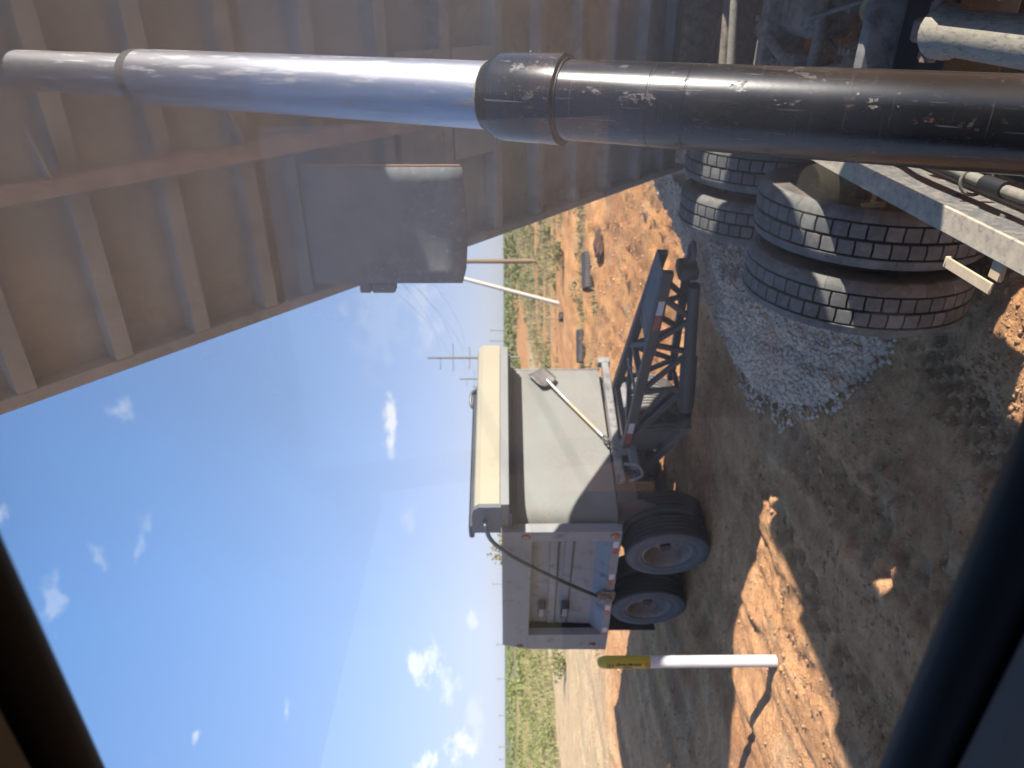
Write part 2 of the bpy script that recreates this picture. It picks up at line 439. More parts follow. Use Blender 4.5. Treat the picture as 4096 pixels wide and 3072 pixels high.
class MB:
    def __init__(self, mtx=None):
        self.v, self.f, self.mi = [], [], []
        self.M = mtx or Matrix()

    def add(self, vs, fs, mi=0):
        o = len(self.v)
        self.v += [tuple(self.M @ Vector(q)) for q in vs]
        self.f += [tuple(i + o for i in f) for f in fs]
        self.mi += [mi] * len(fs)
        return self

    def box(self, x0, x1, y0, y1, z0, z1, ch=0.004, mi=0):
        ch = min(ch, (x1 - x0) * .3, (y1 - y0) * .3, (z1 - z0) * .3)
        lo, hi = (x0, y0, z0), (x1, y1, z1)
        vs, idx = [], {}
        for sx in (0, 1):
            for sy in (0, 1):
                for sz in (0, 1):
                    s = (sx, sy, sz)
                    base = [hi[i] if s[i] else lo[i] for i in range(3)]
                    for ax in range(3):
                        q = list(base)
                        for j in range(3):
                            if j != ax:
                                q[j] += -ch if s[j] else ch
                        idx[(s, ax)] = len(vs)
                        vs.append(tuple(q))
        fs = []
        for ax in range(3):
            o1, o2 = [i for i in range(3) if i != ax]
            for sd in (0, 1):
                loop = []
                for a, b in ((0, 0), (1, 0), (1, 1), (0, 1)):
                    s = [0, 0, 0]
                    s[ax], s[o1], s[o2] = sd, a, b
                    loop.append(idx[(tuple(s), ax)])
                flip = (sd == 1) != (ax == 1)
                fs.append(tuple(loop if flip else loop[::-1]))
        for ax in range(3):
            o1, o2 = [i for i in range(3) if i != ax]
            for a in (0, 1):
                for b in (0, 1):
                    s0, s1 = [0, 0, 0], [0, 0, 0]
                    s0[o1] = s1[o1] = a
                    s0[o2] = s1[o2] = b
                    s1[ax] = 1
                    s0, s1 = tuple(s0), tuple(s1)
                    fs.append((idx[(s0, o1)], idx[(s1, o1)], idx[(s1, o2)], idx[(s0, o2)]))
        for sx in (0, 1):
            for sy in (0, 1):
                for sz in (0, 1):
                    s = (sx, sy, sz)
                    fs.append((idx[(s, 0)], idx[(s, 1)], idx[(s, 2)]))
        return self.add(vs, fs, mi)

    def beam(self, p, q, w, h, ch=0.004, mi=0, up=(0, 0, 1)):
        p, q = Vector(p), Vector(q)
        x = (q - p)
        ln = x.length
        x.normalize()
        y = Vector(up).cross(x)
        if y.length < 1e-4:
            y = Vector((0, 1, 0)).cross(x)
        y.normalize()
        z = x.cross(y)
        mt = Matrix((x, y, z)).transposed().to_4x4()
        mt.translation = p
        old = self.M
        self.M = old @ mt
        self.box(0, ln, -w / 2, w / 2, -h / 2, h / 2, ch, mi)
        self.M = old
        return self

    def tube(self, pts, r, n=12, cap=True, mi=0):
        pts = [Vector(q) for q in pts]
        rs = r if isinstance(r, (list, tuple)) else [r] * len(pts)
        vs, fs = [], []
        ref = None
        for i, q in enumerate(pts):
            a = pts[max(0, i - 1)]
            b = pts[min(len(pts) - 1, i + 1)]
            d = (b - a)
            if d.length < 1e-9:
                d = pts[-1] - pts[0]
            d.normalize()
            if ref is None:
                ref = Vector((0, 0, 1)) if abs(d.z) < 0.9 else Vector((1, 0, 0))
            u = ref - d * ref.dot(d)
            u.normalize()
            ref = u
            w = d.cross(u)
            for j in range(n):
                an = 2 * math.pi * j / n
                vs.append(q + (u * math.cos(an) + w * math.sin(an)) * rs[i])
        for i in range(len(pts) - 1):
            for j in range(n):
                fs.append((i * n + j, i * n + (j + 1) % n, (i + 1) * n + (j + 1) % n, (i + 1) * n + j))
        if cap:
            fs.append(tuple(range(n))[::-1])
            o = (len(pts) - 1) * n
            fs.append(tuple(o + j for j in range(n)))
        return self.add(vs, fs, mi)

    def lathe(self, prof, n=48, mis=None, a0=0, a1=2 * math.pi):
        """profile of (radius, along local y)"""
        vs, fs, ms = [], [], []
        for (r, y) in prof:
            for j in range(n):
                an = 2 * math.pi * j / n
                vs.append((r * math.cos(an), y, r * math.sin(an)))
        o = len(self.v)
        self.v += [tuple(self.M @ Vector(q)) for q in vs]
        for i in range(len(prof) - 1):
            for j in range(n):
                self.f.append(tuple(o + q for q in (i * n + j, (i + 1) * n + j, (i + 1) * n + (j + 1) % n, i * n + (j + 1) % n)))
                self.mi.append(mis[i] if mis else 0)
        return self

    def prism(self, poly, axis, a, b, mi=0):
        """polygon in the two other axes, extruded along axis from a to b"""
        n = len(poly)
        o = [i for i in range(3) if i != axis]
        vs = []
        for d in (a, b):
            for (s, q) in poly:
                w = [0, 0, 0]
                w[axis] = d
                w[o[0]], w[o[1]] = s, q
                vs.append(tuple(w))
        fs = [tuple(range(n)), tuple(range(2 * n - 1, n - 1, -1))]
        for i in range(n):
            j = (i + 1) % n
            fs.append((i, i + n, j + n, j))
        return self.add(vs, fs, mi)

    def build(self, name, mats, parent=None, smooth=38, loc=None, fix=True):
        me = bpy.data.meshes.new(name)
        me.from_pydata(self.v, [], self.f)
        if not isinstance(mats, (list, tuple)):
            mats = [mats]
        for q in mats:
            me.materials.append(q)
        if len(mats) > 1:
            me.polygons.foreach_set('material_index', self.mi)
        if fix:
            b = bmesh.new()
            b.from_mesh(me)
            bmesh.ops.recalc_face_normals(b, faces=b.faces)
            b.to_mesh(me)
            b.free()
        if smooth:
            me.polygons.foreach_set('use_smooth', [True] * len(me.polygons))
            me.set_sharp_from_angle(angle=R(smooth))
        me.update()
        o = bpy.data.objects.new(name, me)
        COL.objects.link(o)
        if parent is not None:
            o.parent = parent
        if loc is not None:
            o.location = loc
        return o


def thing(o, label, cat, group=None):
    o['label'] = label
    o['category'] = cat
    if group:
        o['group'] = group
    return o


def empty(name, loc=(0, 0, 0), rz=0.0, parent=None):
    o = bpy.data.objects.new(name, None)
    COL.objects.link(o)
    o.empty_display_size = 0.2
    o.location = loc
    o.rotation_euler = (0, 0, rz)
    if parent is not None:
        o.parent = parent
    return o


def copy_tree(o, parent=None):
    c = o.copy()
    COL.objects.link(c)
    if parent is not None:
        c.parent = parent
    for ch in list(o.children):
        copy_tree(ch, c)
    return c


def np_mesh(name, v, f, mat, smooth=False):
    """quads or tris as numpy arrays"""
    me = bpy.data.meshes.new(name)
    nv, nf, kf = len(v), len(f), f.shape[1]
    me.vertices.add(nv)
    me.vertices.foreach_set('co', np.ascontiguousarray(v, dtype=np.float32).ravel())
    me.loops.add(nf * kf)
    me.loops.foreach_set('vertex_index', np.ascontiguousarray(f, dtype=np.int32).ravel())
    me.polygons.add(nf)
    me.polygons.foreach_set('loop_start', np.arange(nf, dtype=np.int32) * kf)
    me.polygons.foreach_set('loop_total', np.full(nf, kf, dtype=np.int32))
    me.materials.append(mat)
    me.update(calc_edges=True)
    me.validate()
    if smooth:
        me.polygons.foreach_set('use_smooth', np.ones(nf, dtype=bool))
    o = bpy.data.objects.new(name, me)
    COL.objects.link(o)
    return o


# ------------------------------------------------------------------ numeric noise
_perm = rng.random((256, 256))


def vnoise(x, y, seed=0):
    x = x + seed * 17.31
    y = y + seed * 9.77
    xi, yi = np.floor(x).astype(int), np.floor(y).astype(int)
    fx, fy = x - xi, y - yi
    fx = fx * fx * (3 - 2 * fx)
    fy = fy * fy * (3 - 2 * fy)
    a = _perm[xi & 255, yi & 255]
    b = _perm[(xi + 1) & 255, yi & 255]
    c_ = _perm[xi & 255, (yi + 1) & 255]
    d = _perm[(xi + 1) & 255, (yi + 1) & 255]
    return (a * (1 - fx) + b * fx) * (1 - fy) + (c_ * (1 - fx) + d * fx) * fy


def fbm(x, y, oct=4, seed=0, gain=0.5):
    s, a, tot = 0, 1.0, 0
    for i in range(oct):
        s = s + a * (vnoise(x, y, seed + i * 3) - 0.5)
        tot += a
        a *= gain
        x, y = x * 2.03, y * 2.03
    return s / tot * 2


def sst(a, b, x):
    t_ = np.clip((x - a) / (b - a), 0, 1)
    return t_ * t_ * (3 - 2 * t_)


TC, TS = 0.485 / math.hypot(.485, .875), 0.875 / math.hypot(.485, .875)
PA = R(132.2)
PO = (-1.607, 7.69)


def to_truck(x, y):
    return TC * x + TS * y, -TS * x + TC * y


def to_pup(x, y):
    dx, dy = x - PO[0], y - PO[1]
    return math.cos(PA) * dx + math.sin(PA) * dy, -math.sin(PA) * dx + math.cos(PA) * dy


def track(x, y, p0, p1, w, depth, pitch, rows, seed):
    """tyre print pressed into the dirt from p0 to p1: returns height change"""
    d = np.array(p1) - np.array(p0)
    ln = np.hypot(*d)
    d = d / ln
    a = (x - p0[0]) * d[0] + (y - p0[1]) * d[1]
    b = -(x - p0[0]) * d[1] + (y - p0[1]) * d[0] + 0.05 * np.sin(a * 1.3 + seed)
    inside = sst(0.5 * w + 0.04, 0.5 * w - 0.02, np.abs(b)) * sst(-0.2, 0.2, a) * sst(ln + 0.3, ln - 0.3, a)
    row = np.floor((b / w + 0.5) * rows)
    fr_ = (b / w + 0.5) * rows - row
    ph = a / pitch + 0.5 * (row % 2)
    fa = ph - np.floor(ph)
    blk = sst(0.06, 0.22, fa) * sst(0.94, 0.78, fa) * sst(0.05, 0.2, fr_) * sst(0.95, 0.8, fr_)
    rim = np.exp(-((np.abs(b) - 0.5 * w - 0.07) / 0.06) ** 2) * sst(-0.2, 0.2, a) * sst(ln + 0.3, ln - 0.3, a)
    return inside * (-depth * 0.8 + depth * 0.75 * (1 - blk)) + rim * depth * 0.16


def height(x, y):
    s, l = to_truck(x, y)
    px, py = to_pup(x, y)
    r = np.hypot(x, y)
    z = np.zeros_like(x)
    low = sst(3.0, 1.75, l) * sst(-4.0, -2.5, l) * sst(8.5, 6.0, s)
    z = z - low * (0.135 - 0.045 * np.clip((s - 3.65) / 1.37, 0, 1.4))
    near = sst(45, 14, r)
    flat = 1 - 0.75 * np.exp(-(((px - 1.2) / 1.6) ** 2 + ((py + 0.3) / 0.5) ** 2))
    rough_zone = 0.75 + 0.6 * sst(0.5, 3.0, x + 0.12 * (y - 8)) * sst(6, 9, y)
    z = z + near * flat * rough_zone * (0.030 * fbm(x / 1.6, y / 1.6, 3, 1) + 0.050 * fbm(x / 0.42, y / 0.42, 4, 2) * (0.6 + 0.4 * fbm(x / 2, y / 2, 2, 8)))
    cl = fbm(x / 0.16, y / 0.16, 3, 5)
    patchy = sst(-0.05, 0.35, fbm(x / 1.1, y / 1.1, 3, 9))
    z = z + near * flat * (0.022 + 0.040 * patchy * rough_zone) * np.maximum(cl, -0.25)
    clod = np.maximum(fbm(x / 0.105, y / 0.105, 2, 6) - 0.02, 0) * sst(-0.25, 0.25, fbm(x / 0.7, y / 0.7, 3, 7))
    z = z + near * flat * 0.075 * (0.3 + 0.75 * sst(-1.5, 1.5, x) * rough_zone) * clod * (0.6 + 0.04 * np.clip(y, 0, 20))
    ua, va = 0.926 * x - 0.377 * y, 0.377 * x + 0.926 * y
    z = z + near * flat * sst(3.0, 0.5, x) * (0.050 * fbm(ua / 0.34, va / 2.6, 3, 64) + 0.022 * fbm(ua / 0.11, va / 0.8, 2, 65))
    # long rolling furrows in the graded ground further back
    z = z + sst(14, 22, y) * sst(140, 60, y) * (0.16 * fbm(x / 9, y / 2.6, 3, 14) + 0.05 * fbm(x / 2.2, y / 0.8, 3, 15))
    z = z - 0.40 * np.exp(-((y - 22.6 + 0.05 * x) / 0.8) ** 2) * sst(0, 2.5, x)
    # tyre prints and ruts in the dirt in front of the drive wheels
    z = z + track(x, y, (-1.05, 2.95), (1.05, 5.0), 0.28, 0.045, 0.125, 4, 0.3) * sst(-.2, .1, r - 3)
    z = z + track(x, y, (-0.70, 2.1), (0.9, 3.6), 0.28, 0.03, 0.125, 4, 1.3)
    z = z + track(x, y, (-1.5, 3.2), (-0.15, 6.3), 0.42, 0.055, 0.20, 2, 2.2)
    z = z + track(x, y, (-2.4, 4.0), (-0.6, 6.7), 0.30, 0.06, 0.22, 2, 3.1)
    z = z + track(x, y, (-3.2, 4.4), (-0.9, 7.3), 0.25, 0.03, 0.20, 2, 4.4)
    z = z + track(x, y, (-4.0, 9.6), (-0.5, 6.2), 0.26, 0.03, 0.12, 4, 5.4)
    # cracked, churned mud between the ruts
    cr = np.abs(fbm(x / 0.22, y / 0.22, 3, 21))
    crk = sst(0.0, 0.06, cr)
    mud = np.exp(-(((x + 0.85 - 0.35 * (y - 4)) / 0.28) ** 2)) * sst(3.0, 3.5, y) * sst(6, 5, y)
    z = z - mud * 0.035 * (1 - crk)
    # raised shoulder of cut dirt along the left edge of the pad and spoil heap on the right
    z = z + 0.22 * np.exp(-((y - (15.4 + 0.10 * (x + 6))) / 0.55) ** 2) * sst(-4, -6.5, x) * (0.7 + 0.6 * fbm(x / .8, y / .8, 3, 30))
    z = z + 0.22 * np.exp(-(((x - 3.6) / 1.3) ** 2 + ((y - 17.3) / 0.8) ** 2)) * (1 + 1.2 * fbm(x / .45, y / .45, 4, 31))
    return z


def region(x, y):
    """mask of road, far grass, mixed ground (all 0..1)"""
    e = (x - (-14.4 + 0.236 * (y - 37))) * 0.973
    wob = 0.6 * fbm(x / 5, y / 5, 3, 40) + 0.25 * fbm(x / 1.2, y / 1.2, 2, 41)
    e = e + wob
    field = sst(0.35, -0.35, e)
    road = sst(-0.35, 0.35, e) * sst(13.5, 11.0, e) * sst(14.0, 15.5, y + 0.4 * wob + 0.1 * (x + 6)) * sst(75, 55, y)
    right = sst(10.5, 13.5, e) * sst(17.0, 20.0, y)
    st_ = fbm(x / 6.5, y / 1.9, 4, 44) + 0.12 * (np.clip(y, 0, 80) - 42) / 38
    mixg = right * sst(-0.12, 0.22, st_)
    mixg = np.maximum(mixg, right * sst(62, 85, y))
    return road, field, mixg


def build_ground():
    rr = [0.6]
    while rr[-1] < 6500:
        q = rr[-1]
        st = 0.02 if q < 2 else 0.0056 if q < 9.5 else 0.009 if q < 30 else 0.016 if q < 150 else 0.05
        rr.append(q * (1 + st))
    rr = np.array(rr)
    a_f = np.linspace(R(-44), R(44), 300)
    a_b = np.linspace(R(44), R(316), 46)[1:-1]
    aa = np.concatenate([a_f, a_b])
    A, Q = np.meshgrid(aa, rr)
    X, Y = Q * np.sin(A), Q * np.cos(A)
    Z = height(X, Y)
    Z = np.where(Q > 200, Z * 0, Z)
    nr, na = X.shape
    v = np.stack([X, Y, Z], -1).reshape(-1, 3)
    i, j = np.meshgrid(np.arange(nr - 1), np.arange(na), indexing='ij')
    j2 = (j + 1) % na
    f = np.stack([i * na + j, (i + 1) * na + j, (i + 1) * na + j2, i * na + j2], -1).reshape(-1, 4)[:, ::-1]
    c0 = len(v)
    v = np.concatenate([v, [[0, 0, -0.1]]])
    ground = np_mesh('ground', v, f, M['ground'], True)
    x, y = v[:, 0], v[:, 1]
    road, field, mixg = region(x, y)
    base = np.empty((len(v), 4))
    s, l = to_truck(x, y)
    warm = sst(6.5, 11, y) * sst(-7, -1, x)
    n1 = (fbm(x / 0.9, y / 0.9, 4, 50) + 1) / 2
    near = np.array([0.68, 0.355, 0.165])
    orange = np.array([0.62, 0.30, 0.11])
    grey = np.array([0.57, 0.315, 0.17])
    cc = near[None] * (1 - warm[:, None]) + orange[None] * warm[:, None]
    gm = (sst(0.45, 0.75, n1) * 0.6)[:, None]
    cc = cc * (1 - gm) + (grey * (1 - warm[:, None]) + orange * 0.85 * warm[:, None]) * gm
    rd = np.array([0.64, 0.46, 0.26])[None] * (1 + 0.12 * fbm(x / 7 , y / 1.2, 3, 53))[:, None]
    cc = cc * (1 - road[:, None]) + rd * road[:, None]
    gcol = np.array([0.23, 0.20, 0.095])[None] + np.array([0.14, 0.09, 0.05])[None] * sst(-0.2, 0.5, fbm(x / 4, y / 3, 3, 55))[:, None]
    gg = np.maximum(field, mixg * 0.8)[:, None]
    cc = cc * (1 - gg) + gcol * gg
    far = sst(120, 300, y)[:, None]
    cc = cc * (1 - far) + np.array([0.18, 0.20, 0.09])[None] * far
    rust = (sst(0.05, 0.55, fbm(x / 1.4, y / 1.0, 4, 57)) * (0.30 + 0.25 * sst(5, 9, y)) * (1 - gg[:, 0]) * (1 - 0.7 * road))[:, None]
    cc = cc * (1 - rust) + np.array([0.46, 0.195, 0.085])[None] * rust
    pale = (sst(0.1, 0.6, fbm(x / 0.5, y / 0.35, 4, 59)) * 0.45 * (1 - gg[:, 0]))[:, None]
    cc = cc * (1 - pale) + np.array([0.66, 0.45, 0.26])[None] * pale
    ua, va = 0.926 * x - 0.377 * y, 0.377 * x + 0.926 * y
    strk = fbm(ua / 0.22, va / 2.4, 4, 63) * (1 - gg[:, 0]) * (1 - 0.6 * road)
    cc = cc * (1 + 0.42 * strk)[:, None]
    base[:, :3] = np.clip(cc, 0.01, 0.9)
    base[:, 3] = 1
    ca = ground.data.color_attributes.new('soil', 'FLOAT_COLOR', 'POINT')
    ca.data.foreach_set('color', base.astype(np.float32).ravel())
    ground['kind'] = 'structure'
    return ground


build_ground()


def gz(x, y):
    return float(height(np.array([float(x)]), np.array([float(y)]))[0])


# ------------------------------------------------------------------ tyres


def tyre_profile(Rr, w, bead, groove):
    h = w / 2
    return [(bead, h * 0.78), (bead + 0.03, h * 0.92), (bead + (Rr - bead) * 0.45, h), (Rr - 0.07, h * 0.97), (Rr - 0.035, h * 0.93), (Rr - groove, h * 0.86),
            (Rr - groove + 0.003, h * .4), (Rr - groove + 0.004, 0), (Rr - groove + 0.003, -h * .4), (Rr - groove, -h * 0.86), (Rr - 0.035, -h * 0.93), (Rr - 0.07, -h * 0.97),
            (bead + (Rr - bead) * 0.45, -h), (bead + 0.03, -h * 0.92), (bead, -h * 0.78)]


def block_tyre(Rr, w, bead):
    b = MB()
    b.lathe(tyre_profile(Rr, w, bead, 0.020), 72, [1, 1, 1, 1, 2, 2, 2, 2, 2, 2, 1, 1, 1, 1])
    n = 46
    rows = [((-0.485, -0.43, -0.37, -0.300), (0.034, 0.013, 0.004, 0.0), 0.0, 0.985), ((-0.258, -0.145, -0.028), (0.002, 0.0, 0.002), 0.5, 0.87),
            ((0.028, 0.145, 0.258), (0.002, 0.0, 0.002), 0.0, 0.87), ((0.300, 0.37, 0.43, 0.485), (0.0, 0.004, 0.013, 0.034), 0.5, 0.985)]
    for (ys, drop, off, fill) in rows:
        for i in range(n):
            t0 = 2 * math.pi * (i + off + (1 - fill) / 2) / n
            t1 = 2 * math.pi * (i + off + (1 + fill) / 2) / n
            jit = random.uniform(-0.0012, 0.0012)
            skew = 0.003 * (1 if ys[0] > 0 else -1)
            vs, fs = [], []
            nc = len(ys)
            for ri in (Rr - 0.024, Rr + jit):
                for q in range(3):
                    for cix, yy in enumerate(ys):
                        t2 = t0 + (t1 - t0) * q / 2 + skew * math.sin(cix * 2.1)
                        rad = ri - drop[cix] - (0.0012 if q != 1 else 0)
                        vs.append((rad * math.cos(t2), yy * w, rad * math.sin(t2)))
            top = 3 * nc
            for q in range(2):
                for cix in range(nc - 1):
                    k0 = top + q * nc + cix
                    fs.append((k0, k0 + nc, k0 + nc + 1, k0 + 1))
                for e0 in (0, nc - 1):
                    k0 = q * nc + e0
                    fs.append((k0, k0 + nc, k0 + nc + top, k0 + top))
            for q in (0, 2):
                for cix in range(nc - 1):
                    k0 = q * nc + cix
                    fs.append((k0, k0 + 1, k0 + 1 + top, k0 + top))
            b.add(vs, fs, 0)
    return b


def rib_tyre(Rr, w, bead):
    h = w / 2
    pr = [(bead, h * 0.78), (bead + 0.012, h * 0.93), (bead + 0.03, h * 0.95), (bead + 0.05, h * 0.90), (bead + (Rr - bead) * 0.45, h), (Rr - 0.075, h * 0.985), (Rr - 0.065, h * 0.955),
          (Rr - 0.02, h * 0.90), (Rr, h * 0.80)]
    ms = [0, 0, 0, 0, 0, 0, 0, 1]
    for q in (0.5, 0.17, -0.17, -0.5):
        for dy, rr in ((0.06, 0), (0.05, -0.014), (-0.05, -0.014), (-0.06, 0)):
            pr.append((Rr + rr, h * (q + dy)))
            ms.append(1)
    pr += [(Rr, -h * 0.80), (Rr - 0.02, -h * 0.90), (Rr - 0.075, -h * 0.985), (bead + (Rr - bead) * 0.45, -h), (bead, -h * 0.78)]
    ms += [1, 1, 0, 0, 0]
    return MB().lathe(pr, 64, ms[:len(pr) - 1])


def rim_mesh(bead, w, dish):
    """dish > 0: hub face lies deep, seen from +y (outer wheel of a pair)"""
    h = w / 2 * 0.80
    b = MB()
    b.lathe([(bead + 0.004, h), (bead - 0.014, h + 0.010), (bead - 0.022, h - 0.004), (bead - 0.040, h * 0.5), (bead - 0.052, 0), (bead - 0.070, -h * dish * 0.7),
             (0.19, -h * dish), (0.13, -h * dish + 0.006), (0.125, -h * dish + 0.07), (0.09, -h * dish + 0.085), (0.0, -h * dish + 0.085)], 48)
    b.lathe([(bead - 0.04, -h * 0.7), (bead - 0.012, -h), (bead + 0.004, -h)], 48)
    for i in range(10):
        an = 2 * math.pi * i / 10
        x, z = 0.16 * math.cos(an), 0.16 * math.sin(an)
        b.tube([(x, -h * dish, z), (x, -h * dish + 0.035, z)], 0.016, 6)
    for i in range(5):
        an = 2 * math.pi * (i + .5) / 5
        x, z = (bead - 0.095) * math.cos(an), (bead - 0.095) * math.sin(an)
        b.tube([(x, -h * dish * 0.9, z), (x, -h * dish * 0.9 + 0.012, z)], 0.026, 10, mi=1)
    return b


# ------------------------------------------------------------------ the dump truck we sit in
truck = empty('dump_truck', (0, 0, 0), R(61.0))
thing(truck, 'dump truck with brown bed raised on a shiny hydraulic cylinder above dusty dual tyres', 'dump truck')
CL = 0.27                      # centre line of the truck

# --- cab: back wall with window opening, roof, floor, door sides, dash
wb, wt, wl, wr = 2.010, 2.700, 0.90, -0.56
b = MB()
b.box(0.315, 0.36, -0.93, 1.47, 1.05, wb - 0.02)
b.box(0.315, 0.36, -0.93, 1.47, wt + 0.02, 3.0)
b.box(0.315, 0.36, wl + 0.02, 1.47, wb - 0.02, wt + 0.02)
b.box(0.315, 0.36, -0.93, wr - 0.02, wb - 0.02, wt + 0.02)
b.box(-1.35, 0.36, -0.93, 1.47, 3.003, 3.06, 0.02)
b.box(-2.2, 0.36, -0.93, 1.47, 0.98, 1.047)
b.box(-1.2, 0.312, 1.43, 1.475, 1.05, 2.2)
b.box(-1.2, 0.312, -0.935, -0.89, 1.05, 2.0)
b.box(-0.02, 0.312, -0.935, -0.89, 2.003, 3.0)
b.box(-1.2, -0.023, -0.935, -0.89, 2.72, 3.0)
b.box(-0.25, 0.312, 1.43, 1.475, 2.203, 3.0)
b.box(-1.2, -0.253, 1.43, 1.475, 2.75, 3.0)
b.box(-2.2, -1.25, -0.93, 1.47, 1.05, 1.95, 0.05)
for y0, y1 in ((-0.93, -0.85), (0.24, 0.30), (1.39, 1.47)):
    b.beam((-1.45, (y0 + y1) / 2, 1.95), (-1.23, (y0 + y1) / 2, 3.0), y1 - y0, 0.07)
cab = b.build('cab_shell', [M['cabpaint']], truck)
b = MB()
b.box(0.235, 0.275, -0.88, 1.42, 1.75, 2.072, 0.012)
b.box(0.235, 0.275, -0.88, 1.42, 2.634, 2.95, 0.012)
b.box(0.235, 0.275, wl - 0.02, 1.42, 2.075, 2.631, 0.012)
b.box(0.235, 0.275, -0.88, wr + 0.02, 2.075, 2.631, 0.012)
b.build('trim_panel', M['trim'], cab)
b = MB()
gt, gb = 2.6575, 2.056
for z_ in (gt, gb):
    b.tube([(0.300, wr - .04, z_), (0.300, wl, z_)], 0.026, 16)
b.tube([(0.300, wl, gb), (0.300, wl, gt)], 0.026, 16)
b.tube([(0.300, wr, gb), (0.300, wr, gt)], 0.026, 16)
b.box(0.29, 0.314, wr - .05, wl + .05, gt + 0.012, gt + 0.10, 0.003)
b.box(0.29, 0.314, wr - .05, wl + .05, gb - 0.10, gb - 0.012, 0.003)
b.build('window_gasket', M['gasket'], cab)
b = MB()
b.add([(0.33, wr - .02, wb - .02), (0.33, wl + .02, wb - .02), (0.33, wl + .02, wt + .02), (0.33, wr - .02, wt + .02)], [(0, 1, 2, 3)])
b.build('rear_window_pane', M['glass'], cab, fix=False)
for y in (-0.35, 0.95):
    b = MB()
    b.box(-1.0, -0.42, y - 0.26, y + 0.26, 1.05, 1.52, 0.06)
    b.box(-0.52, -0.36, y - 0.25, y + 0.25, 1.5, 2.05, 0.07)
    b.build('seat', M['seat'], cab)

# tumbler standing on the console behind the camera: only its reflection in the pane shows
cup = empty('tumbler', (0, 0, 0))
cc_s, cc_l, cc_h = -0.26, 0.235, 1.90
cup.location = (TC * cc_s - TS * cc_l, TS * cc_s + TC * cc_l, cc_h)
cup.rotation_euler = (0, 0, R(61))
thing(cup, 'green and cream tumbler mirrored faintly in the rear window over the truck tyres', 'tumbler')
MB(Matrix.Rotation(R(90), 4, 'X')).lathe([(0, 0.055), (0.041, 0.055), (0.043, 0.045), (0.043, 0.032)], 32).build('lid', M['cupcream'], cup)
MB(Matrix.Rotation(R(90), 4, 'X')).lathe([(0.042, 0.032), (0.041, 0.02), (0.040, 0.008)], 32).build('band', M['green'], cup)
MB(Matrix.Rotation(R(90), 4, 'X')).lathe([(0.040, 0.008), (0.036, -0.11), (0, -0.11)], 32).build('body', M['cupbrown'], cup)
for ch, oy, oz, sz in (('H', 0.012, -0.026, 0.030), ('O', -0.006, -0.026, 0.020), ('W', -0.024, -0.026, 0.020)):
    cu = bpy.data.curves.new('letter', 'FONT')
    cu.body = ch
    cu.size = sz * 1.4
    cu.extrude = 0.001
    cu.offset = 0.0006
    cu.align_x = 'CENTER'
    lo = bpy.data.objects.new('letter', cu)
    COL.objects.link(lo)
    lo.parent = cup
    an = oy / 0.041
    lo.location = (0.0405 * math.cos(an) + 0.001, 0.041 * math.sin(an) * -1, oz)
    lo.rotation_euler = (R(90), 0, R(90) - an)
    lo.data.materials.append(M['cupcream'])
    bpy.context.view_layer.update()
    dg = bpy.context.evaluated_depsgraph_get()
    me = bpy.data.meshes.new_from_object(lo.evaluated_get(dg))
    lm = bpy.data.objects.new('letter', me)
    COL.objects.link(lm)
    lm.parent = cup
    lm.location, lm.rotation_euler = lo.location, lo.rotation_euler
    bpy.data.objects.remove(lo)

# --- chassis
for sgn in (1, -1):
    l0 = CL + sgn * 0.345
    b = MB()
    b.box(0.45, 7.0, l0 - 0.006, l0 + 0.006, 0.66, 0.935, 0.002)
    b.box(0.45, 7.0, l0 - (0.022 if sgn > 0 else 0.05), l0 + 0.055, 0.9375, 0.950, 0.003, 1)
    b.box(0.45, 7.0, l0 - 0.04, l0 + 0.04, 0.646, 0.658, 0.003)
    for i in range(22):
        b.tube([(0.8 + i * 0.27, l0 - 0.015, 0.80), (0.8 + i * 0.27, l0 + 0.015, 0.80)], 0.014, 8)
    b.build('frame_rail', [M['rail'], M['railtop']], truck)
b = MB()
b.box(2.84, 3.20, CL - 0.33, CL + 0.33, 0.50, 0.735, 0.012)
b.build('cross_beam', M['blackpaint'], truck)
MB().box(3.205, 3.27, CL - 0.33, CL + 0.33, 0.60, 0.865, 0.010).build('cross_angle', M['pupdust'], truck)
for s0 in (1.35, 4.35, 6.3):
    MB().box(s0, s0 + 0.10, CL - 0.335, CL + 0.335, 0.66, 0.90, 0.006).build('cross_member', M['dustysteel'], truck)
b = MB()
b.tube([(1.45, CL - 0.13, 0.825), (2.68, CL - 0.15, 0.835)], 0.072, 24)
b.tube([(2.62, CL - .15, .835), (2.66, CL - .15, .835), (2.70, CL - .15, .835)], [0.072, 0.088, 0.088], 24)
ds = b.build('driveshaft', M['cream'], truck)
b = MB()
b.box(2.70, 2.84, CL - 0.19, CL - 0.11, 0.78, 0.88, 0.012)
b.box(2.72, 2.80, CL - 0.25, CL - 0.05, 0.815, 0.855, 0.01)
b.tube([(2.755, CL - 0.25, 0.835), (2.755, CL - 0.05, 0.835)], 0.026, 12)
b.build('universal_joint', M['rustcast'], ds)
b = MB()
for s0 in (3.65, 5.02):
    zc = 0.44 if s0 < 4 else 0.50
    b.tube([(s0, CL - 0.95, zc), (s0, CL - 0.3, zc), (s0, CL - 0.12, zc), (s0, CL + 0.12, zc), (s0, CL + 0.3, zc), (s0, CL + 0.95, zc)], [0.075, 0.09, 0.17, 0.17, 0.09, 0.075], 18)
    b.tube([(s0 - 0.42, CL - .08, zc + .14), (s0 - 0.30, CL - .07, zc + .12), (s0 - 0.16, CL - 0.05, zc + .06), (s0, CL - .05, zc)], [0.055, 0.11, 0.17, 0.2], 18)
b.build('drive_axle', M['rustcast'], truck)
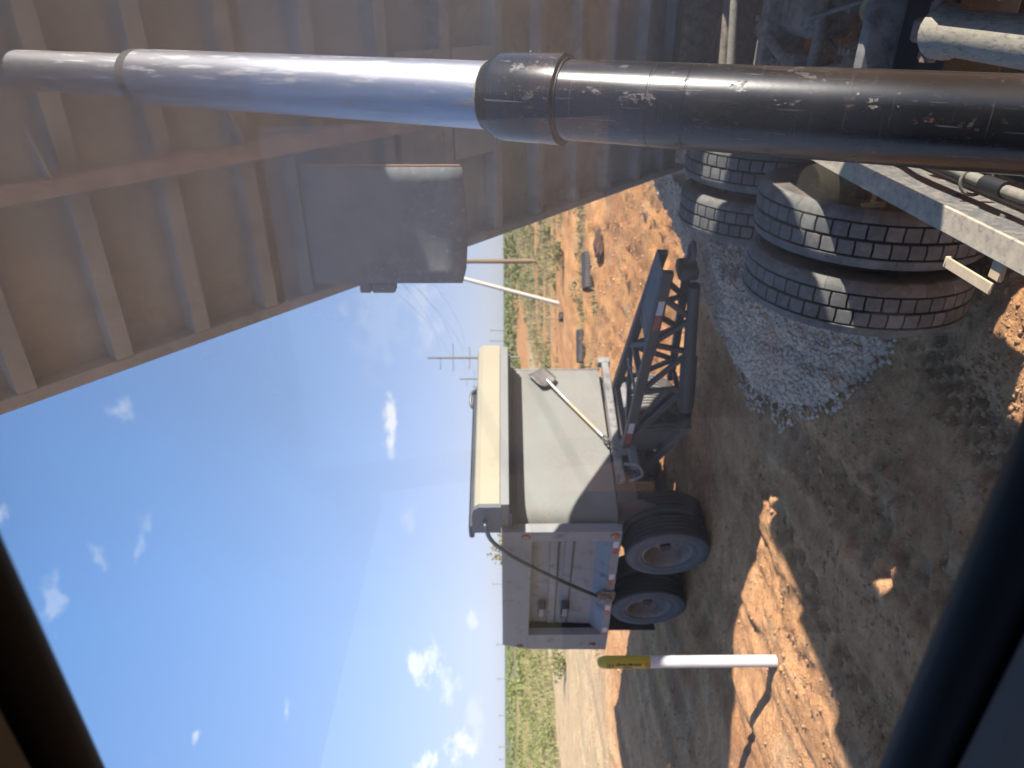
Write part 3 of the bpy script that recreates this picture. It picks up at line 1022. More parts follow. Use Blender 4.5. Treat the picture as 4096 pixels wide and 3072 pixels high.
for sgn in (1, -1):
    b = MB()
    y = CL + sgn * 0.47
    for i in range(5):
        b.beam((3.45 + i * .11, y, 0.60 - i * 0.018), (5.22 - i * .11, y, 0.62 - i * 0.018), 0.075, 0.016)
    b.beam((4.10, y, 0.66), (4.58, y, 0.66), 0.12, 0.14, 0.02)
    b.build('leaf_spring', M['dustysteel'], truck)
b = MB()
b.tube([(3.72, CL - 0.2, 0.70), (4.30, CL - 0.34, 0.76)], 0.032, 12)
b.tube([(3.72, CL + 0.12, 0.68), (4.40, CL + 0.33, 0.78)], 0.032, 12)
b.tube([(5.0, CL - 0.05, 0.72), (4.45, CL - 0.02, 0.82)], 0.032, 12)
b.build('torque_rod', M['dustysteel'], truck)
for (s0, y) in ((3.38, CL + 0.16), (3.40, CL - 0.30), (4.74, CL + 0.10), (4.74, CL - 0.28)):
    b = MB()
    b.tube([(s0, y, 0.56), (s0 + .02, y, 0.57), (s0 + .06, y, 0.59), (s0 + .08, y, 0.6), (s0 + .10, y, 0.61), (s0 + .17, y, 0.64)], [0.06, 0.085, 0.09, 0.098, 0.09, 0.07], 18)
    b.beam((s0 + .1, y, .60), (s0 + .24, y, .48), 0.09, 0.05, 0.012)
    b.build('brake_chamber', M['dustysteel'], truck)
b = MB()
b.tube([(4.94, CL - 0.33, 0.93), (4.90, CL + 0.16, 0.90)], 0.027, 16)
for dy in (-0.05, 0.05):
    b.beam((4.90, CL + 0.15, 0.90), (4.82, CL + 0.24 + dy, 0.85), 0.012, 0.06)
b.beam((4.85, CL + 0.25, 0.83), (4.79, CL + 0.25, 0.83), 0.13, 0.05)
b.build('stabiliser_tube', M['cream'], truck)


def spline(pts, n=8):
    P = [Vector(q) for q in pts]
    P = [P[0]] + P + [P[-1]]
    out_ = []
    for i in range(1, len(P) - 2):
        a, b_, c_, d = P[i - 1], P[i], P[i + 1], P[i + 2]
        for j in range(n):
            u = j / n
            out_.append(0.5 * ((2 * b_) + (c_ - a) * u + (2 * a - 5 * b_ + 4 * c_ - d) * u * u + (3 * b_ - a - 3 * c_ + d) * u ** 3))
    out_.append(P[-2])
    return out_


hoses = [([(1.2, 0.515, 0.80), (1.9, 0.525, 0.81), (2.25, 0.53, 0.82), (2.6, 0.50, 0.845), (2.9, 0.38, 0.85), (3.3, 0.36, 0.84)], 0.019, 'dirtyhose'),
         ([(1.2, 0.555, 0.78), (2.0, 0.560, 0.79), (2.6, 0.555, 0.80), (3.1, 0.54, 0.80), (3.6, 0.52, 0.79)], 0.012, 'dirtyhose'),
         ([(1.2, 0.50, 0.74), (2.0, 0.51, 0.74), (2.9, 0.50, 0.74), (3.6, 0.50, 0.74)], 0.010, 'black'),
         ([(3.25, CL - 0.28, 0.84), (3.42, CL - .2, 0.80), (3.36, CL - 0.1, 0.74), (3.22, CL - 0.12, 0.76)], 0.017, 'grass'),
         ([(4.5, CL - .02, 0.62), (4.3, CL + .06, 0.85), (4.0, CL + .1, 0.84), (3.6, CL + 0.02, 0.7)], 0.013, 'dirtyhose'),
         ([(5.0, CL + .26, 0.80), (5.3, CL + .3, 0.86), (5.5, CL + .33, 0.78)], 0.022, 'cream'),
         ([(4.3, CL - .25, 0.66), (4.0, CL - .16, 0.8), (3.6, CL - .22, 0.78), (3.4, CL - .3, 0.62)], 0.012, 'dirtyhose'),
         ([(4.9, CL - .2, 0.6), (4.6, CL - .1, 0.78), (4.2, CL - .12, 0.72), (3.9, CL + .04, 0.62)], 0.014, 'dustysteel'),
         ([(3.3, CL + .28, 0.80), (3.75, CL + .22, 0.86), (4.3, CL + .28, 0.80), (5.0, CL + .3, 0.78)], 0.012, 'dustysteel')]
for pts, r_, mk in hoses:
    MB().tube(spline(pts), r_, 10).build('air_hose', M[mk], truck)
b = MB()
b.tube([(2.16, 0.528, 0.818), (2.26, 0.53, 0.822)], 0.026, 12)
b.build('hose_sleeve', M['black'], truck)
b = MB()
ring_pts = [(2.33 + 0.01 * math.sin(q), 0.54 + 0.045 * math.cos(q), 0.805 + 0.045 * math.sin(q)) for q in np.linspace(0, 2 * math.pi, 20)]
b.tube(ring_pts, 0.006, 8)
b.build('hose_ring', M['dirtyhose'], truck)
b = MB()
b.box(1.90, 2.13, 0.730, 0.765, 0.944, 0.952, 0.002)
b.box(2.132, 2.142, 0.730, 0.765, 0.935, 0.952, 0.002)
b.box(1.90, 1.95, 0.66, 0.728, 0.92, 0.936, 0.003)
b.build('step_bracket', M['plate'], truck)
b = MB()
b.box(3.95, 4.35, CL - 0.30, CL - 0.06, 0.56, 0.84, 0.05)
b.build('air_reservoir', M['dustysteel'], truck)
for (x0, y0, z0, x1, y1, z1, mk) in ((4.02, CL + .02, .60, 4.26, CL + .20, .86, 'dustysteel'), (3.42, CL - .08, .58, 3.56, CL + .08, .80, 'rustcast'), (5.4, CL - .3, .55, 5.9, CL + .3, .80, 'rustcast'),
                                     (4.55, CL - .33, .62, 4.68, CL + .33, .84, 'dustysteel'), (3.60, CL + .22, .58, 3.86, CL + .33, .78, 'rustcast')):
    b = MB()
    b.box(x0, x1, y0, y1, z0, z1, 0.03)
    for q in range(3):
        u = (q + .5) / 3
        b.tube([(x0 + (x1 - x0) * u, y0 + (y1 - y0) * .3, z1 - .005), (x0 + (x1 - x0) * u, y0 + (y1 - y0) * .3, z1 + .02)], 0.018, 6)
    b.build('suspension_bracket', M[mk], truck)
for (p0, p1, r_) in (((3.9, CL - .33, .78), (3.9, CL + .33, .78), .03), ((4.45, CL - .1, .90), (3.75, CL + .28, .74), .028), ((4.6, CL + .3, .86), (4.1, CL + .02, .70), .022), ((5.3, CL - .3, .86), (5.25, CL + .33, .84), .035)):
    MB().tube([p0, p1], r_, 12).build('link_rod', M['dustysteel'], truck)

b = MB()
b.tube([(2.8, -0.80, 1.86), (3.7, -0.80, 1.85)], 0.21, 20)
b.box(2.10, 2.89, -0.98, -0.62, 1.55, 2.12, 0.04)
b.box(3.58, 4.50, -0.98, -0.62, 1.18, 1.95, 0.04)
for s0 in (3.7, 4.4):
    b.beam((s0, -0.80, 0.9), (s0, -0.80, 1.2), 0.06, 0.06)
    b.beam((s0, -0.80, 0.93), (s0, -0.14, 0.93), 0.06, 0.06)
b.build('side_shadow_blocker', M['blackpaint'], truck)  # unseen shapes added off camera only to shade the ground beyond
MB().prism([(5.35, 0.952), (6.9, 0.952), (6.9, 0.3), (5.7, 0.3), (5.6, 0.64), (5.35, 0.64)], 1, -0.155, -0.135).build('rear_shadow_plate', M['dustysteel'], truck)  # made-up plate out of view, stops low sun reaching the gravel
MB().prism([(4.72, 1.30), (5.15, 1.30), (5.33, 0.956), (6.44, 0.956), (4.72, 2.40)], 1, -0.155, -0.135).build('upper_shadow_plate', M['dustysteel'], truck)  # added unseen plate that closes the sunlit gap under the bed
# --- wheels
dual_tyre = block_tyre(0.57, 0.28, 0.315).build('tyre', [M['trubber'], M['tside'], M['tgroove']], None, 30)
rim_out = rim_mesh(0.315, 0.28, 0.9).build('wheel', [M['rimbrown'], M['black']], None)
COL.objects.unlink(dual_tyre)
COL.objects.unlink(rim_out)
first = True
for s0, zc in ((3.65, 0.44), (5.02, 0.505)):
    for y, flip in ((1.34, 0), (1.0, 1), (-0.80, 1), (-0.46, 0)):
        w = rim_out.copy()
        w.name = 'wheel'
        COL.objects.link(w)
        w.parent = truck
        w.location = (s0, y, zc)
        w.rotation_euler = (0, random.uniform(0, 6), R(180) if flip else 0)
        ty = dual_tyre.copy()
        ty.name = 'tyre'
        COL.objects.link(ty)
        ty.parent = w

# --- hoist cylinder
cA = Vector((1.356, 0.214, 1.403))
cd = (Vector((2.669, 0.238, 4.085)) - cA)
LEN = cd.length
cd.normalize()
hq = cd.to_track_quat('Z', 'Y')
b = MB(Matrix.Rotation(R(90), 4, 'X'))       # local z = along the cylinder (lathe runs along y -> -z)
rb = 0.087


def lz(prof, n=72):
    return MB(Matrix.Rotation(R(90), 4, 'X')).lathe(prof, n)


bar = lz([(0.0, -0.75), (rb, -0.75), (rb, 0.60), (rb - .001, 0.601), (rb - .001, 0.604), (rb, 0.605), (rb, 0.678), (rb - .001, .679), (rb - .001, .683), (rb, .684), (rb, 0.925), (0, 0.925)])
bar = bar.build('hoist_cylinder', M['barrel'], truck, 35)
bar.location = cA
bar.rotation_euler = hq.to_euler()
lz([(rb + .002, 0.893), (rb + 0.0125, 0.894), (rb + 0.0125, 1.045), (rb + 0.009, 1.056), (rb - 0.008, 1.088)], 72).build('collar', M['barrel'], bar, 25)
lz([(rb - 0.008, 1.088), (0.079, 1.091), (0.077, 1.085)], 72).build('wiper_ring', M['dustysteel'], bar, 25)
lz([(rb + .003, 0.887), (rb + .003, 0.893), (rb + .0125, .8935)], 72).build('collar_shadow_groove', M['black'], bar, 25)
lz([(0.0775, 0.9), (0.0770, 2.27), (0.0755, 2.295), (0.064, 2.30)], 72).build('chrome_stage', M['chrome'], bar, 25)
lz([(0.0772, 2.262), (0.0776, 2.275), (0.0762, 2.298), (0.064, 2.303)], 72).build('wiper_seal', M['oil'], bar, 25)
lz([(0.063, 2.2), (0.0615, 3.05), (0.07, 3.06), (0.07, 3.25), (0, 3.25)], 72).build('piston_rod', M['chrome'], bar, 25)
MB().tube([(0.0, -0.45, 3.19), (0.0, 0.45, 3.19)], 0.045, 16).build('trunnion_pin', M['dustysteel'], bar)
MB().tube([(-rb * 0.995, 0.012, 0.98), (-rb * 1.13, 0.0, 0.98)], 0.006, 10).build('port_plug', M['black'], bar)

# --- raised bed
TH = math.atan(0.8365)
B0, B1 = -0.965, 1.51
BL = 6.7
b = MB()
b.box(-0.35, BL, B0 + 0.02, B1 - 0.02, 0.105, 0.13, 0.003)
bed = b.build('dump_bed', M['bed'], truck)
bed.location = (2.0, 0, 4.86)
bed.rotation_euler = (0, TH, 0)
for t0 in (0.05, 0.44, 0.84, 1.25, 1.635, 2.03, 2.465, 2.94, 3.43, 3.91, 4.39, 4.88, 5.36, 5.84, 6.3):
    b = MB()
    b.box(t0 - 0.075, t0 + 0.002, B0 + 0.03, B1 - 0.03, 0.002, 0.012, 0.002)
    b.box(t0 - 0.075, t0 - 0.067, B0 + 0.03, B1 - 0.03, 0.0125, 0.104, 0.001)
    b.box(t0 - 0.006, t0 + 0.002, B0 + 0.03, B1 - 0.03, 0.0125, 0.104, 0.001)
    b.build('cross_sill', M['bed'], bed)
for y in (0.665, -0.125):
    b = MB()
    b.box(-0.35, 2.98, y - 0.035, y + 0.035, -0.125, -0.110, 0.003)
    b.box(-0.35, 2.98, y - 0.035, y - 0.022, -0.1095, -0.001, 0.003)
    b.prism([(2.985, -0.125), (3.35, -0.004), (2.985, -0.004)], 1, y - 0.03, y + 0.03)
    b.build('long_sill', M['bedrail'], bed)
    for t0 in (1.16, 2.0, 2.86):
        sg = -1 if y > 0.2 else 1
        MB().prism([(y + sg * 0.036, -0.12), (y + sg * 0.20, -0.0005), (y + sg * .036, -0.0005)], 0, t0 - 0.07, t0 - 0.062).build('gusset', M['bed'], bed)
for y0, y1 in ((B0 - 0.03, B0 + 0.028), (B1 - 0.028, B1 + 0.03)):
    MB().box(-0.35, BL, y0, y1, 0.0, 0.16, 0.008).build('side_rail', M['bed'], bed)
    yi = (y0 + y1) / 2
    MB().box(-0.35, BL, yi - 0.012, yi + 0.012, 0.163, 1.15, 0.004).build('side_wall', M['bed'], bed)
MB().box(-0.38, -0.353, B0, B1, 0.0, 1.45, 0.005).build('front_wall', M['bed'], bed)
MB().box(BL + 0.003, BL + 0.05, B0, B1, 0.35, 1.15, 0.01).build('tailgate', M['bed'], bed)
b = MB()
for i, (t0, t1) in enumerate(((3.0, 3.4), (3.46, 3.86))):
    b.box(t0, t1, 0.30, 0.95, 0.012, 0.02, 0.002)
b.build('underside_patch', M['bed'], bed)
for y in (-0.12, 0.66):
    MB().box(5.9, 6.5, y - 0.05, y + 0.05, -0.20, 0.0, 0.02).build('hinge_bracket', M['dustysteel'], bed)
# mud flap hanging from the bed ahead of the tandem
b = MB()
n = 9
vs, fs = [], []
for iz in range(n):
    z = 3.36 - (3.36 - 2.552) * iz / (n - 1)
    for iy in range(n):
        y = 0.765 + (1.372 - 0.765) * iy / (n - 1)
        bow = 0.03 * math.sin(math.pi * iy / (n - 1)) * iz / (n - 1)
        drop = -0.018 * math.sin(math.pi * iy / (n - 1)) * (iz == n - 1) + (0.014 if iz == n - 1 and iy == n - 1 else 0)
        vs.append((3.60 + bow, y, z + drop))
for iz in range(n - 1):
    for iy in range(n - 1):
        q = iz * n + iy
        fs.append((q, q + 1, q + n + 1, q + n))
b.add(vs, fs)
fl = b.build('mud_flap', M['flap'], truck)
so = fl.modifiers.new('thick', 'SOLIDIFY')
so.thickness = 0.012
MB().box(3.597, 3.609, 0.755, 0.7635, 2.56, 3.36, 0.001).build('flap_highlight', M['flapglint'], fl)  # copper strip painted in for the highlight along the flap
b = MB()
b.box(3.57, 3.60, 0.70, 1.42, 3.362, 3.43, 0.006)
b.build('flap_hanger', M['flap'], truck)
b = MB()
b.box(3.60, 3.68, 1.375, 1.435, 2.93, 3.06, 0.012)
b.box(3.595, 3.65, 1.375, 1.43, 3.062, 3.12, 0.006)
b.build('lamp_bracket', M['flap'], truck)

# ------------------------------------------------------------------ pup trailer
pup = empty('dump_trailer', (PO[0], PO[1], 0), PA)
thing(pup, 'grey dump trailer with cream tarp housing and black truss drawbar behind the marker post', 'trailer')
WD = 2.44
# front sheet with rounded near edge
prof = [(0.0, -WD + 0.03), (0.0, -0.55), (0.004, -0.42), (0.018, -0.32), (0.045, -0.24), (0.085, -0.185), (0.13, -0.15)]
b = MB()
vs, fs = [], []
zs = [1.085, 2.235]
for (x, y) in prof:
    zt = 2.235 - 0.03 * (y + WD) / WD
    vs += [(x, y, 1.11 - 0.012 * (y + WD)), (x, y, zt)]
for i in range(len(prof) - 1):
    fs.append((2 * i, 2 * i + 2, 2 * i + 3, 2 * i + 1))
b.add(vs, fs)
b.box(-0.004, 0.03, -WD, -WD + 0.028, 1.09, 2.24, 0.006)
fw = b.build('front_wall', M['pupfront'], pup, 60)
MB().box(0.03, 0.075, -0.128, -0.006, 1.12, 2.205, 0.004).build('front_post', M['pupfront'], pup)
MB().box(0.135, 0.16, -WD + 0.02, -0.1, 1.05, 2.3, 0.004).build('bulkhead', M['pupgreyd'], pup)
# side: flange frame, recessed sheet, ribs. The lower edge drops towards the rear
XE = 3.20


def zb(x):
    return 1.065 - 0.048 * x


b = MB()
b.prism([(0.0, 2.045), (XE, 2.02), (XE - 0.13, 2.34), (XE - 0.16, 2.375), (0.0, 2.375)], 1, -0.10, 0.0)
b.build('top_rail', M['pupgrey'], pup)
MB().prism([(0.0, zb(0)), (0.20, zb(.2)), (0.20, 2.043), (0.0, 2.043)], 1, -0.10, 0.0).build('corner_post', M['pupgrey'], pup)
MB().prism([(2.72, zb(2.72)), (XE + .04, zb(XE)), (XE, 2.017), (2.72, 2.021)], 1, -0.10, 0.0).build('rear_post', M['pupgrey'], pup)
MB().prism([(0.203, zb(.2)), (2.717, zb(2.72)), (2.717, zb(2.72) + 0.10), (0.203, zb(.2) + 0.10)], 1, -0.10, -0.004).build('bottom_rail', M['pupgrey'], pup)
b = MB()
b.add([(0.2, -0.16, 1.30), (2.72, -0.16, 1.18), (2.72, -0.20, 2.03), (0.2, -0.20, 2.045), (0.2, -0.02, zb(.2) + 0.1), (2.72, -0.02, zb(2.72) + 0.1)], [(0, 1, 2, 3), (4, 5, 1, 0)])
b.build('side_sheet', M['pupgrey'], pup)
for z0, z1 in ((1.66, 1.61), (1.835, 1.775)):
    MB().beam((0.2, -0.175, z0 - 0.06), (2.72, -0.185, z1 - 0.06), 0.03, 0.10, 0.01).build('side_rib', M['pupgrey'], pup)
    MB().beam((0.2, -0.165, z0 - 0.12), (2.72, -0.175, z1 - 0.115), 0.022, 0.016, 0.004).build('rib_seam', M['pupgreyd'], pup)
b = MB()
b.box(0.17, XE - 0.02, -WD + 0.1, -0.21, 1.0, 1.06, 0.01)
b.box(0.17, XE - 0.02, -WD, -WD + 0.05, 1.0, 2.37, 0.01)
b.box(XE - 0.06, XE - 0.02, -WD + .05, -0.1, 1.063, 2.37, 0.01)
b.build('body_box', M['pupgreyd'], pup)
MB().box(0.17, XE - .07, -WD + .06, -0.1, 2.2, 2.36, 0.01).build('tarp_cover', M['black'], pup)
for x, z, mk in ((0.105, 2.11, 'amber'), (0.085, 1.135, 'amber'), (3.095, 2.135, 'redlens'), (3.05, 1.12, 'redlens')):
    b = MB()
    b.lathe([(0.045, -0.002), (0.042, 0.012), (0.03, 0.018), (0, 0.021)], 20)
    o = b.build('marker_light', M[mk], pup, 30, (x, 0, z))
    MB().lathe([(0.056, -0.001), (0.054, 0.007), (0.045, 0.008)], 20).build('lamp_bezel', M['pupgreyd'], o)
for i, x in enumerate((0.22, 0.98, 1.82, 2.50)):
    for j, mk in enumerate(('white_tape', 'red_tape')):
        x0 = x + j * 0.14
        b = MB()
        b.add([(x0, -0.001, zb(x0) + 0.02), (x0 + .138, -0.001, zb(x0 + .138) + 0.02), (x0 + .138, -0.001, zb(x0 + .138) + 0.082), (x0, -0.001, zb(x0) + 0.082)], [(0, 1, 2, 3)])
        b.build('reflector_strip', M[mk], pup)
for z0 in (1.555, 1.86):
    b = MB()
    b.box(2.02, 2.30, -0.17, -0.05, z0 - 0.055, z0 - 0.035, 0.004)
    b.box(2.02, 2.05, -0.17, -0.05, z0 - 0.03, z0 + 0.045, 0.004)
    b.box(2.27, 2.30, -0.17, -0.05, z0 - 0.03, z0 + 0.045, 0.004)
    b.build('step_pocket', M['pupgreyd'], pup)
    MB().box(2.05, 2.27, -0.075, -0.055, z0 - 0.03, z0 + 0.04, 0.004).build('step_plate', M['hgrey'], pup)
MB().box(XE + 0.03, XE + 0.09, -0.09, -0.02, 1.42, 1.55, 0.01).build('tailgate_latch', M['pupgreyd'], pup)
# tarp housing on the nose
b = MB()
b.prism([(-0.45, 2.395), (-0.45, 2.60), (-0.40, 2.655), (-0.30, 2.675), (0.02, 2.68), (0.02, 2.395)], 1, -WD + 0.02, -0.07)
hs_ = b.build('tarp_housing', M['creamtarp'], pup, 30)
b = MB()
b.prism([(-0.465, 2.38), (-0.465, 2.61), (-0.41, 2.67), (-0.30, 2.69), (0.04, 2.695), (0.04, 2.38)], 1, -0.067, -0.02)
b.build('end_cap', M['pupgreyd'], hs_, 30)
MB().box(-0.44, 0.02, -WD + 0.03, -0.07, 2.295, 2.393, 0.004).build('fascia_strip', M['hgrey'], hs_)
b = MB()
b.box(-0.30, 0.1, -WD + 0.02, -0.05, 2.262, 2.292, 0.004)
b.box(-0.06, 0.1, -WD + 0.02, -0.05, 2.205, 2.26, 0.004)
b.build('housing_ledge', M['pupgreyd'], hs_)
MB().box(0.06, 0.30, -WD + .3, -0.1, 2.68, 2.74, 0.02).build('rolled_tarp', M['black'], hs_)
MB().tube(spline([(0.0, -WD + 0.35, 2.68), (0.05, -WD + 0.4, 2.76), (0.1, -WD + .55, 2.76), (0.12, -WD + .6, 2.68)]), 0.02, 10).build('lift_hook', M['arm'], hs_)
ap = spline([(-0.22, -0.04, 2.55), (-0.22, 0.03, 2.55), (-0.20, 0.06, 2.54), (0.0, 0.075, 2.50), (0.22, 0.08, 2.38), (0.50, 0.08, 2.16), (1.0, 0.08, 1.66), (1.42, 0.07, 1.20)], 7)
arm = MB().tube(ap, 0.024, 12).build('tarp_arm', M['arm'], pup)
b = MB()
b.tube([(1.40, 0.06, 1.22), (1.50, 0.05, 1.10)], 0.04, 12)
b.tube([(1.50, -0.02, 1.09), (1.50, 0.10, 1.09)], 0.075, 18)
b.box(1.40, 1.64, 0.005, 0.03, 0.98, 1.20, 0.01)
b.build('arm_pivot', M['dustysteel'], arm)
b = MB()
b.tube([(1.50, 0.10, 1.07), (1.50, 0.115, 1.07)], 0.022, 12)
b.build('pivot_nut', M['cream'], arm)
# underframe
b = MB()
for y in (-0.78, -1.66):
    b.box(0.05, 3.1, y - 0.05, y + 0.05, 0.80, 1.02, 0.01)
for x in (0.1, 0.9, 1.6, 2.4, 3.0):
    b.box(x, x + 0.08, -1.608, -0.832, 0.84, 1.0, 0.008)
b.build('underframe', M['blackpaint'], pup)
for x0 in (0.555, 1.966):
    MB().tube([(x0, -WD + 0.1, 0.485), (x0, -0.1, 0.485)], 0.065, 14).build('axle', M['black'], pup)
    for y in (-0.74, -1.70):
        b = MB()
        b.beam((x0 - 0.45, y, 0.66), (x0 + 0.45, y, 0.66), 0.08, 0.06, 0.01)
        b.beam((x0 - 0.42, y, 0.80), (x0 - 0.42, y, 0.64), 0.10, 0.10, 0.01)
        b.beam((x0 + 0.42, y, 0.80), (x0 + 0.42, y, 0.64), 0.10, 0.10, 0.01)
        b.build('spring_hanger', M['black'], pup)
    for y in (-1.02, -1.42):
        b = MB()
        b.tube([(x0 - .3, y, .55), (x0 - .27, y, .55), (x0 - .22, y, .55), (x0 - .17, y, .55)], [0.05, 0.085, 0.09, 0.06], 14)
        b.build('brake_chamber', M['black'], pup)
# nose frame: gusset sheet, turntable beams, spreader
MB().prism([(-0.02, 1.095), (0.46, 1.05), (0.46, 0.86), (0.26, 0.78), (0.10, 0.62), (-0.02, 0.80)], 1, -0.40, -0.37).build('nose_gusset', M['pupunder'], pup)
MB().box(0.02, 0.05, -1.9, -0.41, 0.84, 1.07, 0.006).build('nose_plate', M['pupunder'], pup)
b = MB()
b.beam((-0.10, -2.42, 1.03), (-0.06, -0.60, 1.02), 0.10, 0.09, 0.01)
b.build('nose_beam', M['pupdust'], pup)
b = MB()
b.box(-0.14, -0.03, -2.52, -2.42, 0.96, 1.12, 0.01)
b.build('beam_end', M['pupdust'], pup)
b = MB()
b.beam((-0.22, -2.10, 0.88), (-0.18, -0.70, 0.86), 0.07, 0.10, 0.01)
b.beam((-0.16, -2.10, 0.84), (0.1, -2.10, 0.84), 0.08, 0.1)
b.build('turntable_beam', M['pupdust'], pup)
MB().lathe([(0.40, -0.04), (0.44, -0.04), (0.44, 0.04), (0.40, 0.04), (0.40, -0.04)], 40).build('turntable_ring', M['black'], pup).matrix_local = Matrix.Translation((0.25, -1.22, 0.76)) @ Matrix.Rotation(R(90), 4, 'X')
MB().box(-0.12, -0.09, -1.15, -0.95, 0.86, 1.06, 0.008).build('chain_plate', M['pupdust'], pup)
b = MB()
for q in range(9):
    u = q / 8
    cx, cy, cz = -0.14, -0.80 + 0.16 * u + 0.03 * math.sin(q * 2), 0.95 - 0.10 * math.sin(math.pi * u) - 0.06 * u
    ring = [(cx + 0.008 * math.cos(w_) * (q % 2), cy + 0.022 * math.cos(w_), cz + 0.018 * math.sin(w_)) for w_ in np.linspace(0, 2 * math.pi, 9)]
    b.tube(ring, 0.006, 6)
b.build('safety_chain', M['pupdust'], pup)
# drawbar: four chords meeting at the eye, braces, tip plate, bottom leg
db = empty('drawbar', (0, 0, 0), 0, pup)
TIP = (-3.12, -1.10, 0.80)
near_u = [(-0.35, -0.89, 0.965), (-2.74, -1.04, 0.865)]
far_u = [(-0.55, -1.62, 1.02), (-2.72, -1.36, 0.865)]
near_l = [(-0.95, -0.94, 0.395), (-2.58, -1.04, 0.60)]
far_l = [(-0.75, -1.56, 0.42), (-2.58, -1.36, 0.60)]


def lerp(a, b_, u):
    return tuple(a[i] + (b_[i] - a[i]) * u for i in range(3))


for (a, b_), w_, h_ in ((near_u, 0.075, 0.10), (far_u, 0.075, 0.10), (far_l, 0.07, 0.08)):
    MB().beam(a, b_, w_, h_, 0.010).build('chord', M['drawpaint'], db)
b = MB()
pl = [lerp(near_l[0], near_l[1], u) for u in (0, .03, 0.45, 0.47, 1)]
b.tube(pl, [0.07, 0.085, 0.085, 0.062, 0.055], 18)
b.build('air_tank', M['drawpaint'], db)
b = MB()
q0, q1 = Vector(near_l[0]), Vector(near_l[0]) + (Vector(near_l[0]) - Vector(near_l[1])).normalized() * 0.26
pts, rs = [], []
for i in range(29):
    pts.append(q0.lerp(q1, i / 28))
    rs.append(0.062 + (0.010 if i % 4 < 2 else -0.004))
b.tube(pts, rs, 18)
b.build('bellows', M['black'], db)
nodes = [0.04, 0.36, 0.64, 0.88]
for i in range(3):
    a = lerp(*near_u, nodes[i])
    c_ = lerp(*near_l, (nodes[i] + nodes[i + 1]) / 2)
    d = lerp(*near_u, nodes[i + 1])
    MB().beam(a, c_, 0.045, 0.05).build('brace', M['drawpaint'], db)
    MB().beam(c_, d, 0.045, 0.05).build('brace', M['drawpaint'], db)
    a2 = lerp(*far_u, nodes[i])
    c2 = lerp(*far_l, (nodes[i] + nodes[i + 1]) / 2)
    d2 = lerp(*far_u, nodes[i + 1])
    MB().beam(a2, c2, 0.045, 0.05).build('brace', M['drawpaint'], db)
    MB().beam(c2, d2, 0.045, 0.05).build('brace', M['drawpaint'], db)
    if i in (0, 1, 2):
        MB().beam(lerp(*near_u, nodes[i + (i % 2)]), lerp(*far_u, nodes[i + 1 - (i % 2)]), 0.05, 0.05).build('brace', M['drawpaint'], db)
for u in (0.02, 0.42, 0.62):
    MB().beam(lerp(*near_u, u), lerp(*far_u, u), 0.06, 0.06).build('cross_tie', M['drawpaint'], db)
MB().prism([(-2.74, -1.06), (-2.74, -1.36), (-2.2, -1.44), (-1.98, -1.40), (-1.90, -1.05), (-2.05, -1.02)], 2, 0.0, 0.012).build('tip_plate', M['drawpaint'], db).matrix_local = Matrix.Translation((0, 0, 0.94 + 0.0)) @ Matrix.Translation((-2.0, 0, 0)) @ Matrix.Rotation(R(-2.6), 4, 'Y') @ Matrix.Translation((2.0, 0, 0))
b = MB()
b.box(-2.70, -2.58, -1.31, -1.09, 0.56, 0.74, 0.02)
b.tube([(-2.68, -1.21, 0.64), (-2.78, -1.21, 0.64)], 0.04, 14)
ring = [(-2.84 + 0.075 * math.cos(w_), -1.21 + 0.075 * math.sin(w_), 0.64) for w_ in np.linspace(0, 2 * math.pi, 17)]
b.tube(ring, 0.024, 10)
b.build('tow_eye', M['drawpaint'], db)
for u, in ((0.235,), (0.86,)):
    pass
for u0, u1, mk in ((0.895, 0.83, 'red_tape'),):
    pass
for x0, mk in ((-2.44, 'white_tape'), (-2.26, 'red_tape'), (-0.78, 'white_tape'), (-0.62, 'red_tape')):
    u = (x0 - near_u[0][0]) / (near_u[1][0] - near_u[0][0])
    u2 = (x0 + 0.165 - near_u[0][0]) / (near_u[1][0] - near_u[0][0])
    p0, p1 = Vector(lerp(*near_u, u)), Vector(lerp(*near_u, u2))
    off = Vector((0.004, 0.0405, 0.004))
    b = MB()
    b.add([p0 + off + Vector((0, 0, -.03)), p1 + off + Vector((0, 0, -.03)), p1 + off + Vector((0, 0, .03)), p0 + off + Vector((0, 0, .03))], [(0, 1, 2, 3)])
    b.build('reflector_strip', M[mk], db)
b = MB()
b.beam((-0.98, -0.95, 0.42), (-0.62, -0.95, 0.30), 0.08, 0.05)
b.beam((-0.92, -1.50, 0.42), (-0.62, -0.95, 0.32), 0.06, 0.05)
b.beam((-0.66, -0.95, 0.30), (0.28, -0.90, 0.78), 0.09, 0.09, 0.01)
b.beam((-0.64, -0.93, 0.34), (-0.60, -0.93, 0.90), 0.05, 0.06, 0.01)
b.beam((-0.55, -1.56, 0.36), (0.28, -1.56, 0.78), 0.09, 0.09, 0.01)
b.build('stay_bracket', M['drawpaint'], db)
MB().prism([(-0.62, 0.36), (-0.15, 0.60), (-0.15, 0.86), (-0.60, 0.88)], 1, -1.02, -1.0).build('stay_plate', M['pupgreyd'], db)
# air lines coiled from tongue to the nose
for pts in ([(-1.35, -1.30, 1.02), (-0.9, -1.2, 0.90), (-0.5, -1.15, 0.95), (-0.15, -1.0, 1.0)], [(-2.1, -1.35, 0.93), (-1.6, -1.22, 0.78), (-1.2, -1.34, 0.80), (-0.7, -1.2, 0.90), (-0.2, -1.1, 0.95)],
            [(-0.2, -0.75, 0.98), (-0.3, -0.66, 0.86), (-0.2, -0.6, 0.80), (-0.05, -0.62, 0.92)]):
    MB().tube(spline(pts), 0.016, 8).build('air_hose', M['pupdust'], db)
